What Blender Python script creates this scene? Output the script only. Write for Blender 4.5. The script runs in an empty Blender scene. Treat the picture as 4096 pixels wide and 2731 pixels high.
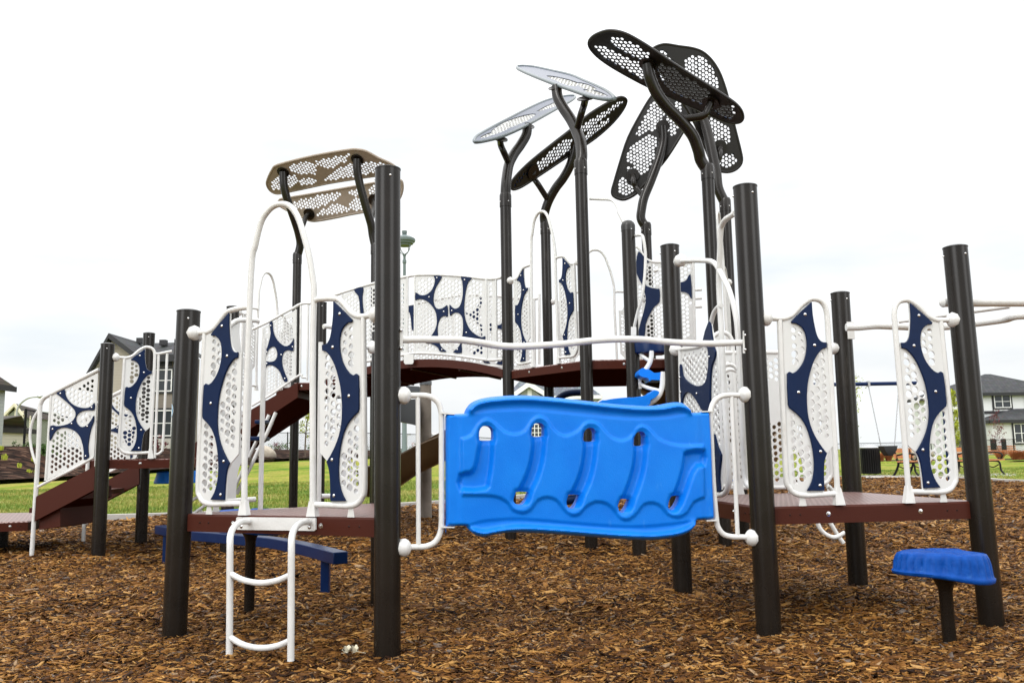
import bpy, math, random
import numpy as np
from mathutils import Vector, Matrix, geometry
random.seed(7); rng = np.random.default_rng(11)
sc = bpy.context.scene
col = sc.collection
PI = math.pi
# ------------------------------------------------------------------ camera
F, PITCH, ROLL, CH = 3406.4, 0.13139, -0.01646, 0.9257
cp, sp, cr, sr = math.cos(PITCH), math.sin(PITCH), math.cos(ROLL), math.sin(ROLL)
CAM = Vector((0, 0, CH))
cam_d = bpy.data.cameras.new('camera'); cam = bpy.data.objects.new('camera', cam_d); col.objects.link(cam)
cam_d.sensor_width = 36; cam_d.lens = F/4096*36; cam_d.clip_start = .05; cam_d.clip_end = 3000
R_, U_, F_ = Vector((1, 0, 0)), Vector((0, -sp, cp)), Vector((0, cp, sp))
r2, u2 = R_*cr+U_*sr, U_*cr-R_*sr
m = Matrix.Identity(4)
for i in range(3):
    m[i][0] = r2[i]; m[i][1] = u2[i]; m[i][2] = -F_[i]; m[i][3] = CAM[i]
cam.matrix_world = m
sc.camera = cam
# survey frames: measured points of the site were taken from enlarged views (x0, y0, scale)
FR = dict(A=(0,1200,1.425),B=(600,1100,1.42545),C=(1000,550,2.24),D=(1850,80,1.96),E=(1500,850,1.96),F=(2300,850,1.568),
 G=(1600,1450,1.568),H=(3000,1000,1.4252),I=(550,1900,1.8873),J=(3000,1900,1.8869),K=(700,1100,2.61375),L=(3000,1100,1.96),
 M=(3600,1400,2.8508),N=(1000,1450,2.61375),O=(2500,800,2.6133),P=(2600,1350,1.96),Q=(600,1900,3.92),R=(420,1280,2.6133),
 S=(0,1450,1.96),T=(900,1080,3.92),U=(1900,1450,4.704),V=(1600,1450,2.4123),W=(3560,2150,3.92),X=(3400,1700,3.3793),
 Y=(0,1400,3.1357),Z=(3700,1100,5.2273),AA=(1900,1880,2.352),AB=(2500,1380,5.2267),AC=(2950,1650,2.8502),u=(0,0,.57422))
def ray(c, x, y):
    x0, y0, s = FR[c]; X = (x0+x/s-2048)/F; Yy = (y0+y/s-1365.5)/F
    a = X*cr+Yy*sr; b = -X*sr+Yy*cr
    return Vector((a, cp+b*sp, sp-b*cp))
def onY(c, x, y, Y): d = ray(c, x, y); return CAM+d*(Y/d.y)
def onZ(c, x, y, z): d = ray(c, x, y); return CAM+d*((z-CH)/d.z)
def onV(c, x, y, A, B, off=0):
    n = Vector((A[1]-B[1], B[0]-A[0], 0)).normalized(); d = ray(c, x, y)
    return CAM+d*((Vector((A[0], A[1], 0))-CAM).dot(n)+off)*(1/d.dot(n))
def onP(c, x, y, P0, N): d = ray(c, x, y); return CAM+d*((P0-CAM).dot(N)/d.dot(N))
def mV(c, pts, A, B, off=0): return [onV(c, x, y, A, B, off) for x, y in pts]
def gY(c, x, y, h=0): return onZ(c, x, y, h).y
# ------------------------------------------------------------------ materials
def mat(name, base, rough=.5, spec=.5, metal=0, coat=0, noise=None, bump=None, bscale=50, scuff=None):
    m = bpy.data.materials.new(name); m.use_nodes = True; nt = m.node_tree; b = nt.nodes['Principled BSDF']
    b.inputs['Base Color'].default_value = (*base, 1); b.inputs['Roughness'].default_value = rough
    b.inputs['Metallic'].default_value = metal; b.inputs['Specular IOR Level'].default_value = spec
    if coat: b.inputs['Coat Weight'].default_value = coat; b.inputs['Coat Roughness'].default_value = .12
    tc = nt.nodes.new('ShaderNodeTexCoord')
    if noise:
        sc_, amt, c2 = noise
        n = nt.nodes.new('ShaderNodeTexNoise'); n.inputs['Scale'].default_value = sc_; n.inputs['Detail'].default_value = 6
        nt.links.new(tc.outputs['Object'], n.inputs['Vector'])
        r = nt.nodes.new('ShaderNodeMapRange'); r.inputs[1].default_value = .35; r.inputs[2].default_value = .65; r.inputs[3].default_value = 0; r.inputs[4].default_value = amt
        nt.links.new(n.outputs['Fac'], r.inputs[0])
        x = nt.nodes.new('ShaderNodeMix'); x.data_type = 'RGBA'; x.inputs[6].default_value = (*base, 1); x.inputs[7].default_value = (*c2, 1)
        nt.links.new(r.outputs[0], x.inputs[0]); nt.links.new(x.outputs[2], b.inputs['Base Color'])
        if scuff:
            s1, st, lo, amt2, c3 = scuff
            mp = nt.nodes.new('ShaderNodeMapping'); mp.inputs['Scale'].default_value = st; mp.inputs['Rotation'].default_value = (0, .5, .3); nt.links.new(tc.outputs['Object'], mp.inputs[0])
            n2 = nt.nodes.new('ShaderNodeTexNoise'); n2.inputs['Scale'].default_value = s1; n2.inputs['Detail'].default_value = 8; n2.inputs['Roughness'].default_value = .7; nt.links.new(mp.outputs[0], n2.inputs['Vector'])
            q = nt.nodes.new('ShaderNodeMapRange'); q.inputs[1].default_value = lo; q.inputs[2].default_value = lo+.08; q.inputs[3].default_value = 0; q.inputs[4].default_value = amt2; nt.links.new(n2.outputs['Fac'], q.inputs[0])
            y = nt.nodes.new('ShaderNodeMix'); y.data_type = 'RGBA'; y.inputs[7].default_value = (*c3, 1); nt.links.new(q.outputs[0], y.inputs[0]); nt.links.new(x.outputs[2], y.inputs[6]); nt.links.new(y.outputs[2], b.inputs['Base Color'])
    if bump:
        n = nt.nodes.new('ShaderNodeTexNoise'); n.inputs['Scale'].default_value = bscale; n.inputs['Detail'].default_value = 4
        nt.links.new(tc.outputs['Object'], n.inputs['Vector'])
        bp = nt.nodes.new('ShaderNodeBump'); bp.inputs['Strength'].default_value = bump; bp.inputs['Distance'].default_value = .01
        nt.links.new(n.outputs['Fac'], bp.inputs['Height']); nt.links.new(bp.outputs[0], b.inputs['Normal'])
    return m
M = {}
M['white'] = mat('white_powdercoat', (.66,.66,.645), .22, .4, coat=.15, noise=(14,.5,(.58,.58,.56)), bump=.12, bscale=90, scuff=(9,(1,1,.4),.60,.35,(.42,.39,.34)))
M['sheet'] = mat('white_plastic_sheet', (.64,.645,.637), .38, .3, noise=(6,.5,(.57,.58,.565)), bump=.08, bscale=160, scuff=(5,(1,1,.5),.61,.25,(.42,.40,.36)))
M['post'] = mat('dark_brown_post', (.0095,.0072,.0056), .22, .32, noise=(5,.8,(.015,.012,.0095)), bump=.05, bscale=260, scuff=(6,(1,1,.25),.62,.5,(.04,.034,.028)))
M['cap'] = mat('post_cap_plastic', (.02,.019,.018), .3, .4)
M['navy'] = mat('navy_plastic', (.0012,.0105,.046), .42, .16, noise=(30,.4,(.002,.014,.060)), bump=.16, bscale=300)
M['navypaint'] = mat('navy_paint', (.001,.0125,.062), .28, .22, noise=(12,.5,(.004,.020,.075)))
M['blue'] = mat('bright_blue_plastic', (.0,.155,.66), .34, .22, noise=(7,.7,(.003,.19,.72)), bump=.16, bscale=220, scuff=(7,(2.2,1,.6),.615,.30,(.06,.27,.70)))
M['stool'] = mat('royal_blue_plastic', (.001,.046,.25), .45, .10, noise=(20,.6,(.008,.08,.37)), bump=.2, bscale=120, scuff=(14,(1,1,1),.60,.5,(.03,.12,.38)))
M['bolt'] = mat('stainless_bolt', (.6,.6,.6), .25, .5, metal=1)
M['leafdark'] = mat('dark_canopy_metal', (.009,.0075,.0065), .4, .35, noise=(9,.4,(.014,.012,.010)))
M['leaftaupe'] = mat('taupe_canopy_metal', (.36,.30,.245), .45, .4, noise=(9,.4,(.31,.26,.21)))
M['navytop'] = mat('navy_canopy_top', (.006,.02,.06), .25, .5)
M['rimgrey'] = mat('blue_grey_rim', (.10,.125,.135), .3, .5)
M['wood'] = mat('weathered_grey_post', (.27,.235,.20), .75, .3, noise=(6,.8,(.17,.145,.12)), bump=.5, bscale=30)
M['slide'] = mat('bronze_slide', (.12,.072,.032), .28, .5, metal=.2, noise=(4,.5,(.075,.045,.02)))
M['silver'] = mat('brushed_steel', (.5,.5,.49), .35, .5, metal=.9, noise=(8,.4,(.4,.4,.4)))
M['greyplate'] = mat('grey_plate', (.10,.11,.12), .4, .5)
M['concrete'] = mat('concrete', (.42,.40,.37), .85, .3, noise=(3,.6,(.34,.32,.30)), bump=.4, bscale=40)
M['black'] = mat('black_metal', (.006,.006,.006), .4, .2)
M['rubber'] = mat('black_rubber', (.015,.016,.017), .6, .4)
M['slat'] = mat('orange_wood_slat', (.56,.23,.09), .55, .4, noise=(8,.6,(.32,.12,.045)))
M['green_lamp'] = mat('pale_green_lamp_paint', (.13,.165,.165), .5, .3)
M['galv'] = mat('galvanised', (.42,.43,.44), .45, .5, metal=.6)
M['rock'] = mat('boulder', (.46,.41,.34), .9, .2, noise=(2,.9,(.25,.21,.17)), bump=1., bscale=6)
M['bark'] = mat('bark', (.13,.10,.075), .9, .2, noise=(12,.7,(.07,.05,.04)))
M['leaf'] = mat('yellow_green_leaf', (.36,.40,.04), .6, .2)
M['leafg'] = mat('green_leaf', (.07,.13,.03), .6, .3)
M['leafr'] = mat('dark_red_leaf', (.13,.03,.035), .6, .3)
M['leafo'] = mat('rust_grass', (.32,.11,.035), .7, .2)
M['glass'] = mat('window_glass', (.03,.035,.04), .08, .6)
M['trimw'] = mat('white_trim', (.78,.78,.76), .5, .4)
M['trimk'] = mat('black_trim', (.018,.018,.02), .5, .4)
M['cream'] = mat('cream_trim', (.62,.58,.44), .6, .3)
M['label'] = mat('sticker_blue', (.05,.35,.62), .35, .4)
M['labelw'] = mat('sticker_white', (.85,.87,.88), .35, .4)
def nodes(name, rough=.8):
    m = bpy.data.materials.new(name); m.use_nodes = True; nt = m.node_tree
    return m, nt, nt.nodes['Principled BSDF'], nt.nodes.new, nt.links.new
def ramp(nt, stops):
    r = nt.nodes.new('ShaderNodeValToRGB'); e = r.color_ramp.elements
    while len(e) < len(stops): e.new(.5)
    for i, (p, c) in enumerate(stops): e[i].position = p; e[i].color = (*c, 1)
    return r
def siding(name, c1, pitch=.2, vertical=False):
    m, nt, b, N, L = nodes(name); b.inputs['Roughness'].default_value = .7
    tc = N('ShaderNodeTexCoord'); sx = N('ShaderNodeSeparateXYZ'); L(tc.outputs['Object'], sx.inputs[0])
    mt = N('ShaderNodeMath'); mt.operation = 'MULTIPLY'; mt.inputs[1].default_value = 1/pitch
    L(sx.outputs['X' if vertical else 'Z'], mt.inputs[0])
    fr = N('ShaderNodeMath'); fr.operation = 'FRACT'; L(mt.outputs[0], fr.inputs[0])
    r = ramp(nt, [(0, tuple(v*.75 for v in c1)), (.12, c1), (1, tuple(v*.96 for v in c1))]); L(fr.outputs[0], r.inputs[0])  # darker first stop paints the shadow line under each board
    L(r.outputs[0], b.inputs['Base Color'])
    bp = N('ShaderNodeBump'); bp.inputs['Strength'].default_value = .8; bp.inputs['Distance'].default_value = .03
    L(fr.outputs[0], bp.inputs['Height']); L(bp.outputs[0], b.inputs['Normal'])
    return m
M['sid_white'] = siding('white_siding', (.62,.64,.64)); M['sid_tan'] = siding('tan_siding', (.40,.355,.30)); M['sid_tan_shade'] = siding('tan_siding_painted_shade', (.23,.20,.17))  # third siding: shade on the recessed tan wall put into the colour
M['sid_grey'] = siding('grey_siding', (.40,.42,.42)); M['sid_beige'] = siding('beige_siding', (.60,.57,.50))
M['board'] = mat('white_board', (.66,.67,.67), .7, .3)
def shingle(name, c1, c2):
    m, nt, b, N, L = nodes(name); b.inputs['Roughness'].default_value = .9
    tc = N('ShaderNodeTexCoord'); br = N('ShaderNodeTexBrick'); mp = N('ShaderNodeMapping')
    mp.inputs['Rotation'].default_value = (PI/2, 0, 0)
    L(tc.outputs['Object'], mp.inputs[0]); L(mp.outputs[0], br.inputs['Vector'])
    br.inputs['Scale'].default_value = 1.6; br.inputs['Color1'].default_value = (*c1, 1); br.inputs['Color2'].default_value = (*c2, 1)
    br.inputs['Mortar'].default_value = (*[v*.5 for v in c1], 1); br.inputs['Mortar Size'].default_value = .03; br.inputs['Row Height'].default_value = .3
    n = N('ShaderNodeTexNoise'); n.inputs['Scale'].default_value = 3; L(tc.outputs['Object'], n.inputs['Vector'])
    mx = N('ShaderNodeMix'); mx.data_type = 'RGBA'; mx.blend_type = 'MULTIPLY'; mx.inputs[0].default_value = .6
    L(br.outputs['Color'], mx.inputs[6]); L(n.outputs['Color'], mx.inputs[7]); L(mx.outputs[2], b.inputs['Base Color'])
    return m
M['roof_dk'] = shingle('dark_shingles', (.035,.037,.041), (.065,.068,.074)); M['roof_bl'] = shingle('blue_grey_shingles', (.13,.15,.18), (.22,.25,.29))
M['roof_br'] = shingle('brown_shingles', (.09,.075,.065), (.13,.11,.095))
def mesh_link(name):
    m, nt, b, N, L = nodes(name)
    tc = N('ShaderNodeTexCoord'); sx = N('ShaderNodeSeparateXYZ'); L(tc.outputs['Object'], sx.inputs[0])
    def diag(sign):
        a = N('ShaderNodeMath'); a.operation = 'MULTIPLY_ADD'; L(sx.outputs['Z'], a.inputs[0]); a.inputs[1].default_value = sign; L(sx.outputs['X'], a.inputs[2])
        k = N('ShaderNodeMath'); k.operation = 'MULTIPLY'; L(a.outputs[0], k.inputs[0]); k.inputs[1].default_value = 1/.13
        f = N('ShaderNodeMath'); f.operation = 'FRACT'; L(k.outputs[0], f.inputs[0])
        l = N('ShaderNodeMath'); l.operation = 'LESS_THAN'; L(f.outputs[0], l.inputs[0]); l.inputs[1].default_value = .1
        return l
    mx = N('ShaderNodeMath'); mx.operation = 'MAXIMUM'; a, c = diag(1), diag(-1); L(a.outputs[0], mx.inputs[0]); L(c.outputs[0], mx.inputs[1])
    L(mx.outputs[0], b.inputs['Alpha']); b.inputs['Base Color'].default_value = (.03,.03,.03,1)
    return m
M['link'] = mesh_link('chain_link')
def deck_mat():
    m, nt, b, N, L = nodes('brown_vinyl_deck')
    tc = N('ShaderNodeTexCoord'); br = N('ShaderNodeTexBrick'); mp = N('ShaderNodeMapping'); mp.inputs['Rotation'].default_value = (0, 0, .3)
    L(tc.outputs['Object'], mp.inputs[0]); L(mp.outputs[0], br.inputs['Vector'])
    br.inputs['Scale'].default_value = 10; br.inputs['Mortar Size'].default_value = .085; br.inputs['Mortar Smooth'].default_value = .5
    br.inputs['Brick Width'].default_value = .55; br.inputs['Row Height'].default_value = .28
    br.inputs['Color1'].default_value = (.075,.024,.020,1); br.inputs['Color2'].default_value = (.105,.035,.030,1); br.inputs['Mortar'].default_value = (.30,.20,.18,1)  # lighter mortar paints the wet reflection along the slots
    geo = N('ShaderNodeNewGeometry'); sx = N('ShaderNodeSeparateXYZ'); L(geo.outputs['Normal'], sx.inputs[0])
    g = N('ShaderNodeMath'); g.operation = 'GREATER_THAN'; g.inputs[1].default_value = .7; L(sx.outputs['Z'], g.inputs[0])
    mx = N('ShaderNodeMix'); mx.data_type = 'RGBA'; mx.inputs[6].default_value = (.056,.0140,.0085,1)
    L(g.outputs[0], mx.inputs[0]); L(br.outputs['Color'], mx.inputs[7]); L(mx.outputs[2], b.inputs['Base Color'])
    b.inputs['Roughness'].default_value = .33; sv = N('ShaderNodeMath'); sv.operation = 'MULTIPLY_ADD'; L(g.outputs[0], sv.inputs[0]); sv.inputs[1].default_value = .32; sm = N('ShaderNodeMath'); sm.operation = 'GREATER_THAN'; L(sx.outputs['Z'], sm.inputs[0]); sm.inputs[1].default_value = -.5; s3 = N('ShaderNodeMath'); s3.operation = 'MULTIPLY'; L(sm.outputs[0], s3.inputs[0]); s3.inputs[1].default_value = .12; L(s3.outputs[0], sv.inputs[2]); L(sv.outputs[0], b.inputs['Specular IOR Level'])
    bp = N('ShaderNodeBump'); bp.inputs['Strength'].default_value = .7; bp.inputs['Distance'].default_value = .01
    mm = N('ShaderNodeMath'); mm.operation = 'MULTIPLY'; L(br.outputs['Fac'], mm.inputs[0]); L(g.outputs[0], mm.inputs[1])
    L(mm.outputs[0], bp.inputs['Height'])
    n = N('ShaderNodeTexNoise'); n.inputs['Scale'].default_value = 200; L(tc.outputs['Object'], n.inputs['Vector'])
    b2 = N('ShaderNodeBump'); b2.inputs['Strength'].default_value = .12; b2.inputs['Distance'].default_value = .01
    L(n.outputs['Fac'], b2.inputs['Height']); L(bp.outputs[0], b2.inputs['Normal']); L(b2.outputs[0], b.inputs['Normal'])
    return m
M['deck'] = deck_mat()
# ------------------------------------------------------------------ builders
class MB:
    def __init__(s): s.v = []; s.f = []; s.mi = []; s.k = 0
    def add(s, vs, fs, mi=None):
        o = len(s.v); s.v += [tuple(v) for v in vs]; s.f += [tuple(i+o for i in f) for f in fs]; s.mi += [s.k if mi is None else mi]*len(fs); return s
    def box(s, c, d, M4=None):
        cx, cy, cz = c; x, y, z = d[0]/2, d[1]/2, d[2]/2
        vs = [Vector((cx+a*x, cy+b*y, cz+e*z)) for a in (-1,1) for b in (-1,1) for e in (-1,1)]
        if M4 is not None: vs = [M4 @ v for v in vs]
        return s.add(vs, [(0,1,3,2),(4,6,7,5),(0,4,5,1),(2,3,7,6),(0,2,6,4),(1,5,7,3)])
    def tube(s, pts, r, seg=12, sub=5, smooth=True, caps=True):
        P = [Vector(p) for p in pts]; n = len(P)
        if not hasattr(r, '__len__'): r = [r]*n
        if smooth and n > 2:
            Q = []; Rr = []
            for i in range(n-1):
                p0 = P[i-1] if i else P[0]*2-P[1]; p1 = P[i]; p2 = P[i+1]; p3 = P[i+2] if i+2 < n else P[-1]*2-P[-2]
                for j in range(sub):
                    t = j/sub
                    Q.append(.5*((2*p1)+(p2-p0)*t+(2*p0-5*p1+4*p2-p3)*t*t+(3*p1-p0-3*p2+p3)*t**3)); Rr.append(r[i]*(1-t)+r[i+1]*t)
            Q.append(P[-1]); Rr.append(r[-1]); P, r = Q, Rr; n = len(P)
        T = []
        for i in range(n):
            a = P[min(i+1, n-1)]-P[max(i-1, 0)]; T.append(a.normalized() if a.length > 1e-9 else Vector((0,0,1)))
        up = Vector((0,0,1)) if abs(T[0].z) < .9 else Vector((0,1,0))
        x = T[0].cross(up).normalized(); vs = []; fs = []
        for i in range(n):
            x = (x-T[i]*x.dot(T[i])).normalized(); y = T[i].cross(x)
            for k in range(seg):
                a = 2*PI*k/seg; vs.append(P[i]+(x*math.cos(a)+y*math.sin(a))*r[i])
        for i in range(n-1):
            for k in range(seg):
                k2 = (k+1)%seg; fs.append((i*seg+k, i*seg+k2, (i+1)*seg+k2, (i+1)*seg+k))
        if caps: fs.append(tuple(range(seg))[::-1]); fs.append(tuple((n-1)*seg+k for k in range(seg)))
        return s.add(vs, fs)
    def lathe(s, base, axis, prof, seg=20):
        a = Vector(axis).normalized(); b = Vector(base)
        return s.tube([b+a*t for t, _ in prof], [max(q, .0005) for _, q in prof], seg, smooth=False)
    def prism(s, poly, z0, z1):
        n = len(poly); vs = [(x, y, z0) for x, y in poly]+[(x, y, z1) for x, y in poly]
        tris = geometry.tessellate_polygon([[Vector((x, y, 0)) for x, y in poly]])
        fs = [tuple(t) for t in tris]+[tuple(i+n for i in t) for t in tris]+[(i, (i+1)%n, n+(i+1)%n, n+i) for i in range(n)]
        return s.add(vs, fs)
    def ball(s, c, r, seg=8, sc_=(1,1,1)):
        rows = 5; vs = []; fs = []
        for i in range(rows+1):
            th = PI*i/rows
            for k in range(seg):
                a = 2*PI*k/seg; vs.append((c[0]+r*sc_[0]*math.sin(th)*math.cos(a), c[1]+r*sc_[1]*math.sin(th)*math.sin(a), c[2]+r*sc_[2]*math.cos(th)))
        for i in range(rows):
            for k in range(seg): fs.append((i*seg+k, i*seg+(k+1)%seg, (i+1)*seg+(k+1)%seg, (i+1)*seg+k))
        return s.add(vs, fs)
    def build(s, name, mt, parent=None, smooth=True, local=False, ang=40, bevel=0):
        me = bpy.data.meshes.new(name)
        off = Vector((0,0,0))
        if parent is not None and not local: off = worldloc(parent)
        me.from_pydata([tuple(Vector(v)-off) for v in s.v], [], s.f)
        for x in (mt if isinstance(mt, (list, tuple)) else [mt]): me.materials.append(x)
        if isinstance(mt, (list, tuple)): me.polygons.foreach_set('material_index', s.mi)
        import bmesh
        bm = bmesh.new(); bm.from_mesh(me); bmesh.ops.remove_doubles(bm, verts=bm.verts, dist=1e-6)
        bmesh.ops.recalc_face_normals(bm, faces=bm.faces); bm.to_mesh(me); bm.free()
        if smooth:
            me.polygons.foreach_set('use_smooth', [True]*len(me.polygons)); me.set_sharp_from_angle(angle=math.radians(ang))
        o = bpy.data.objects.new(name, me); col.objects.link(o)
        if parent is not None: o.parent = parent
        if bevel:
            b = o.modifiers.new('bevel', 'BEVEL'); b.width = bevel; b.segments = 2; b.limit_method = 'ANGLE'; b.angle_limit = math.radians(50)
        return o
def worldloc(o):
    p = Vector((0,0,0))
    while o is not None: p = p+o.location; o = o.parent
    return p
def tag(o, label=None, cat=None, group=None, kind=None):
    if label: o['label'] = label
    if cat: o['category'] = cat
    if group: o['group'] = group
    if kind: o['kind'] = kind
    return o
def empty(name, loc, label, cat, group=None):
    o = bpy.data.objects.new(name, None); o.location = loc; o.empty_display_size = .1; col.objects.link(o); return tag(o, label, cat, group)
def copy_tree(o, parent=None):
    c = o.copy(); col.objects.link(c); c.parent = parent
    for ch in o.children: copy_tree(ch, c)
    return c
def inpoly(x, y, poly):
    c = False; n = len(poly); j = n-1
    for i in range(n):
        xi, yi = poly[i]; xj, yj = poly[j]
        if (yi > y) != (yj > y) and x < (xj-xi)*(y-yi)/(yj-yi)+xi: c = not c
        j = i
    return c
def sdpoly(X, Y, poly):            # signed distance, positive inside
    P = np.array(poly, float); d = np.full(X.shape, 1e9); ins = np.zeros(X.shape, bool); n = len(P)
    for i in range(n):
        a, b = P[i], P[(i+1)%n]; e = b-a; wx, wy = X-a[0], Y-a[1]
        t = np.clip((wx*e[0]+wy*e[1])/max(e@e, 1e-12), 0, 1)
        d = np.minimum(d, np.hypot(wx-e[0]*t, wy-e[1]*t))
        c = ((a[1] > Y) != (b[1] > Y)); den = (b[1]-a[1]) if abs(b[1]-a[1]) > 1e-12 else 1e-12
        ins ^= c & (X < (b[0]-a[0])*(Y-a[1])/den+a[0])
    return np.where(ins, d, -d)
def smoothpoly(pts, sub=4, closed=True, keep=()):
    n = len(pts); out = []
    P = [Vector((p[0], p[1])) for p in pts]
    for i in range(n if closed else n-1):
        p1, p2 = P[i], P[(i+1)%n]
        p0 = P[i-1] if (closed or i) else p1*2-p2
        p3 = P[(i+2)%n] if (closed or i+2 < n) else p2*2-p1
        if i in keep: p0 = p1*2-p2
        if (i+1)%n in keep: p3 = p2*2-p1
        for j in range(sub):
            t = j/sub; q = .5*((2*p1)+(p2-p0)*t+(2*p0-5*p1+4*p2-p3)*t*t+(3*p1-p0-3*p2+p3)*t**3); out.append((q.x, q.y))
    if not closed: out.append(tuple(P[-1]))
    return out
def plate(outline, holes, y0, y1, fx, mb=None, seg=12, extra=None, hfun=None):
    """flat plate in (s,t) with round or polygonal holes, extruded from depth y0 to y1, mapped by fx(s,t,y)"""
    V = [Vector((p[0], p[1])) for p in outline]; E = [(i, (i+1)%len(V)) for i in range(len(V))]; ring = {}
    for h, hole in enumerate(holes):
        if len(hole) == 3 and not hasattr(hole[0], '__len__'):
            pts = [(hole[0]+hole[2]*math.cos(2*PI*k/seg), hole[1]+hole[2]*math.sin(2*PI*k/seg)) for k in range(seg)]
        else: pts = hole
        o = len(V)
        for k, p in enumerate(pts): V.append(Vector(p)); ring[o+k] = h; E.append((o+k, o+(k+1)%len(pts)))
    if extra is not None: V += [Vector(p) for p in extra]
    vo, eo, fo, ov, oe, of = geometry.delaunay_2d_cdt(V, E, [], 0, 1e-6)
    rid = [next((ring[i] for i in o if i in ring), -1) for o in ov]
    hp = {}
    for h, hole in enumerate(holes):
        if not (len(hole) == 3 and not hasattr(hole[0], '__len__')): hp[h] = hole
    F2 = []
    cs = np.array([[(vo[a].x+vo[b].x+vo[c].x)/3, (vo[a].y+vo[b].y+vo[c].y)/3] for a, b, c in fo])
    ok = sdpoly(cs[:,0], cs[:,1], outline) > 0
    for (f, c, o) in zip(fo, cs, ok):
        if not o: continue
        a = rid[f[0]]
        if a >= 0 and a == rid[f[1]] == rid[f[2]]:
            if a not in hp or inpoly(c[0], c[1], hp[a]): continue
        elif hp and any(inpoly(c[0], c[1], q) for q in hp.values()): continue
        F2.append(tuple(f))
    n = len(vo); ed = {}
    for f in F2:
        for i in range(3):
            k = (f[i], f[(i+1)%3]); ed[k] = 1
    mb = mb or MB()
    h = hfun(np.array([v.x for v in vo]), np.array([v.y for v in vo])) if hfun else np.zeros(n)
    vs = [fx(v.x, v.y, y0-hh) for v, hh in zip(vo, h)]+[fx(v.x, v.y, y1) for v in vo]
    fs = list(F2)+[(f[0]+n, f[2]+n, f[1]+n) for f in F2]+[(b, a, a+n, b+n) for (a, b) in ed if (b, a) not in ed]
    return mb.add(vs, fs)
def hexholes(outline, avoid, pitch, r, edge=.012, gap=.006, jit=.12, region=None, ox=0, oy=0):
    xs = [p[0] for p in outline]; ys = [p[1] for p in outline]; out = []
    j = 0; x = min(xs)+ox
    while x < max(xs):
        y = min(ys)+oy+(pitch/2 if j%2 else 0)
        while y < max(ys):
            out.append((x, y)); y += pitch
        x += pitch*.87; j += 1
    if not out: return []
    X = np.array([p[0] for p in out])+rng.normal(0, pitch*.025, len(out)); Y = np.array([p[1] for p in out])+rng.normal(0, pitch*.03, len(out))
    R = r*(1+rng.uniform(-jit, jit, len(out))); ok = sdpoly(X, Y, outline) > R+edge
    for a in avoid: ok &= sdpoly(X, Y, a) < -(R+gap)
    if region is not None: ok &= np.any([sdpoly(X, Y, q) > -R*.25 for q in region], axis=0)
    return [(float(a), float(b), float(c)) for a, b, c, k in zip(X, Y, R, ok) if k]
def wallfx(A, ang, z0=0):
    ca, sa = math.cos(ang), math.sin(ang)
    return lambda s, t, y: (A[0]+s*ca-y*sa, A[1]+s*sa+y*ca, z0+t)
# ================================================================== THE PLAY STRUCTURE
PS = empty('play_structure', (0, 6.5, 0), 'large white, navy and bright blue climbing structure with brown posts and arched bridge', 'play structure')
RP = .0635
PA, PB, PD = (-1.841, 4.735), (-.609, 4.153), (-.85, 5.5)
P1, P2, P3, P4 = (1.283, 4.493), (2.527, 4.689), (2.318, 5.944), (1.092, 5.755)
C1, C2, C3, C4 = (-.047, 9.278), (.725, 8.316), (1.102, 7.753), (.45, 10.58)
U1, U2, U3, P5 = (2.0, 8.3), (2.5, 9.6), (1.73, 10.56), (1.55, 8.22)
L1, L2, Q1, Q2 = (-3.968, 8.284), (-4.146, 9.632), (-2.87, 8.65), (-3.05, 10.0)
K1, K2, K3, K4 = (-3.15, 12.3), (-1.9, 11.7), (-2.33, 10.3), (-3.6, 10.95)
ZL, ZM, ZU, TH = .633, .94, 1.83, .092
def post(xy, top, cap='flat', tilt=(0, 0), screws=True):
    x, y = xy; mb = MB(); a = Vector((x, y, -.3)); b = Vector((x+tilt[0]*top, y+tilt[1]*top, top))
    mb.tube([a, b], RP, 36, smooth=False, caps=False)
    o = mb.build('post', M['post'], PS, ang=60)
    c = MB(); ax = (b-a).normalized()
    if cap == 'flat': c.lathe(b, ax, [(-.02,RP*.9),(-.002,RP*1.0),(.0,RP*1.035),(.006,RP*1.035),(.008,RP*.96),(.014,RP*.7),(.018,RP*.35),(.019,.001)], 36)
    elif cap == 'dome': c.lathe(b, ax, [(-.05,RP*1.03),(0,RP*1.05),(.012,RP*1.0),(.03,RP*.86),(.044,RP*.6),(.052,RP*.3),(.053,.001)], 36)
    if cap: c.build('post_cap', M['cap'], o, ang=35)
    if screws:
        for k in range(3):
            s = MB(); an = -PI/2+.35+k*2.1; s.ball((b.x+math.cos(an)*RP, b.y+math.sin(an)*RP, top-.045), .007); s.build('cap_screw', M['bolt'], o)
    return o
post(PA, 1.748, tilt=(.012, 0)); post(PB, 2.357, tilt=(-.002, 0)); post(PD, 1.72)
post(P1, 2.343); post(P2, 2.033, tilt=(-.012, 0)); post(P3, 2.012, tilt=(.006, 0)); post(P4, 2.328, tilt=(.004, 0))
post(C3, 3.02, 'dome'); post(P5, 2.80, 'dome'); post(L1, 2.055); post(L2, 2.355); post(Q1, 2.47); post(K3, 2.80)
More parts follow.
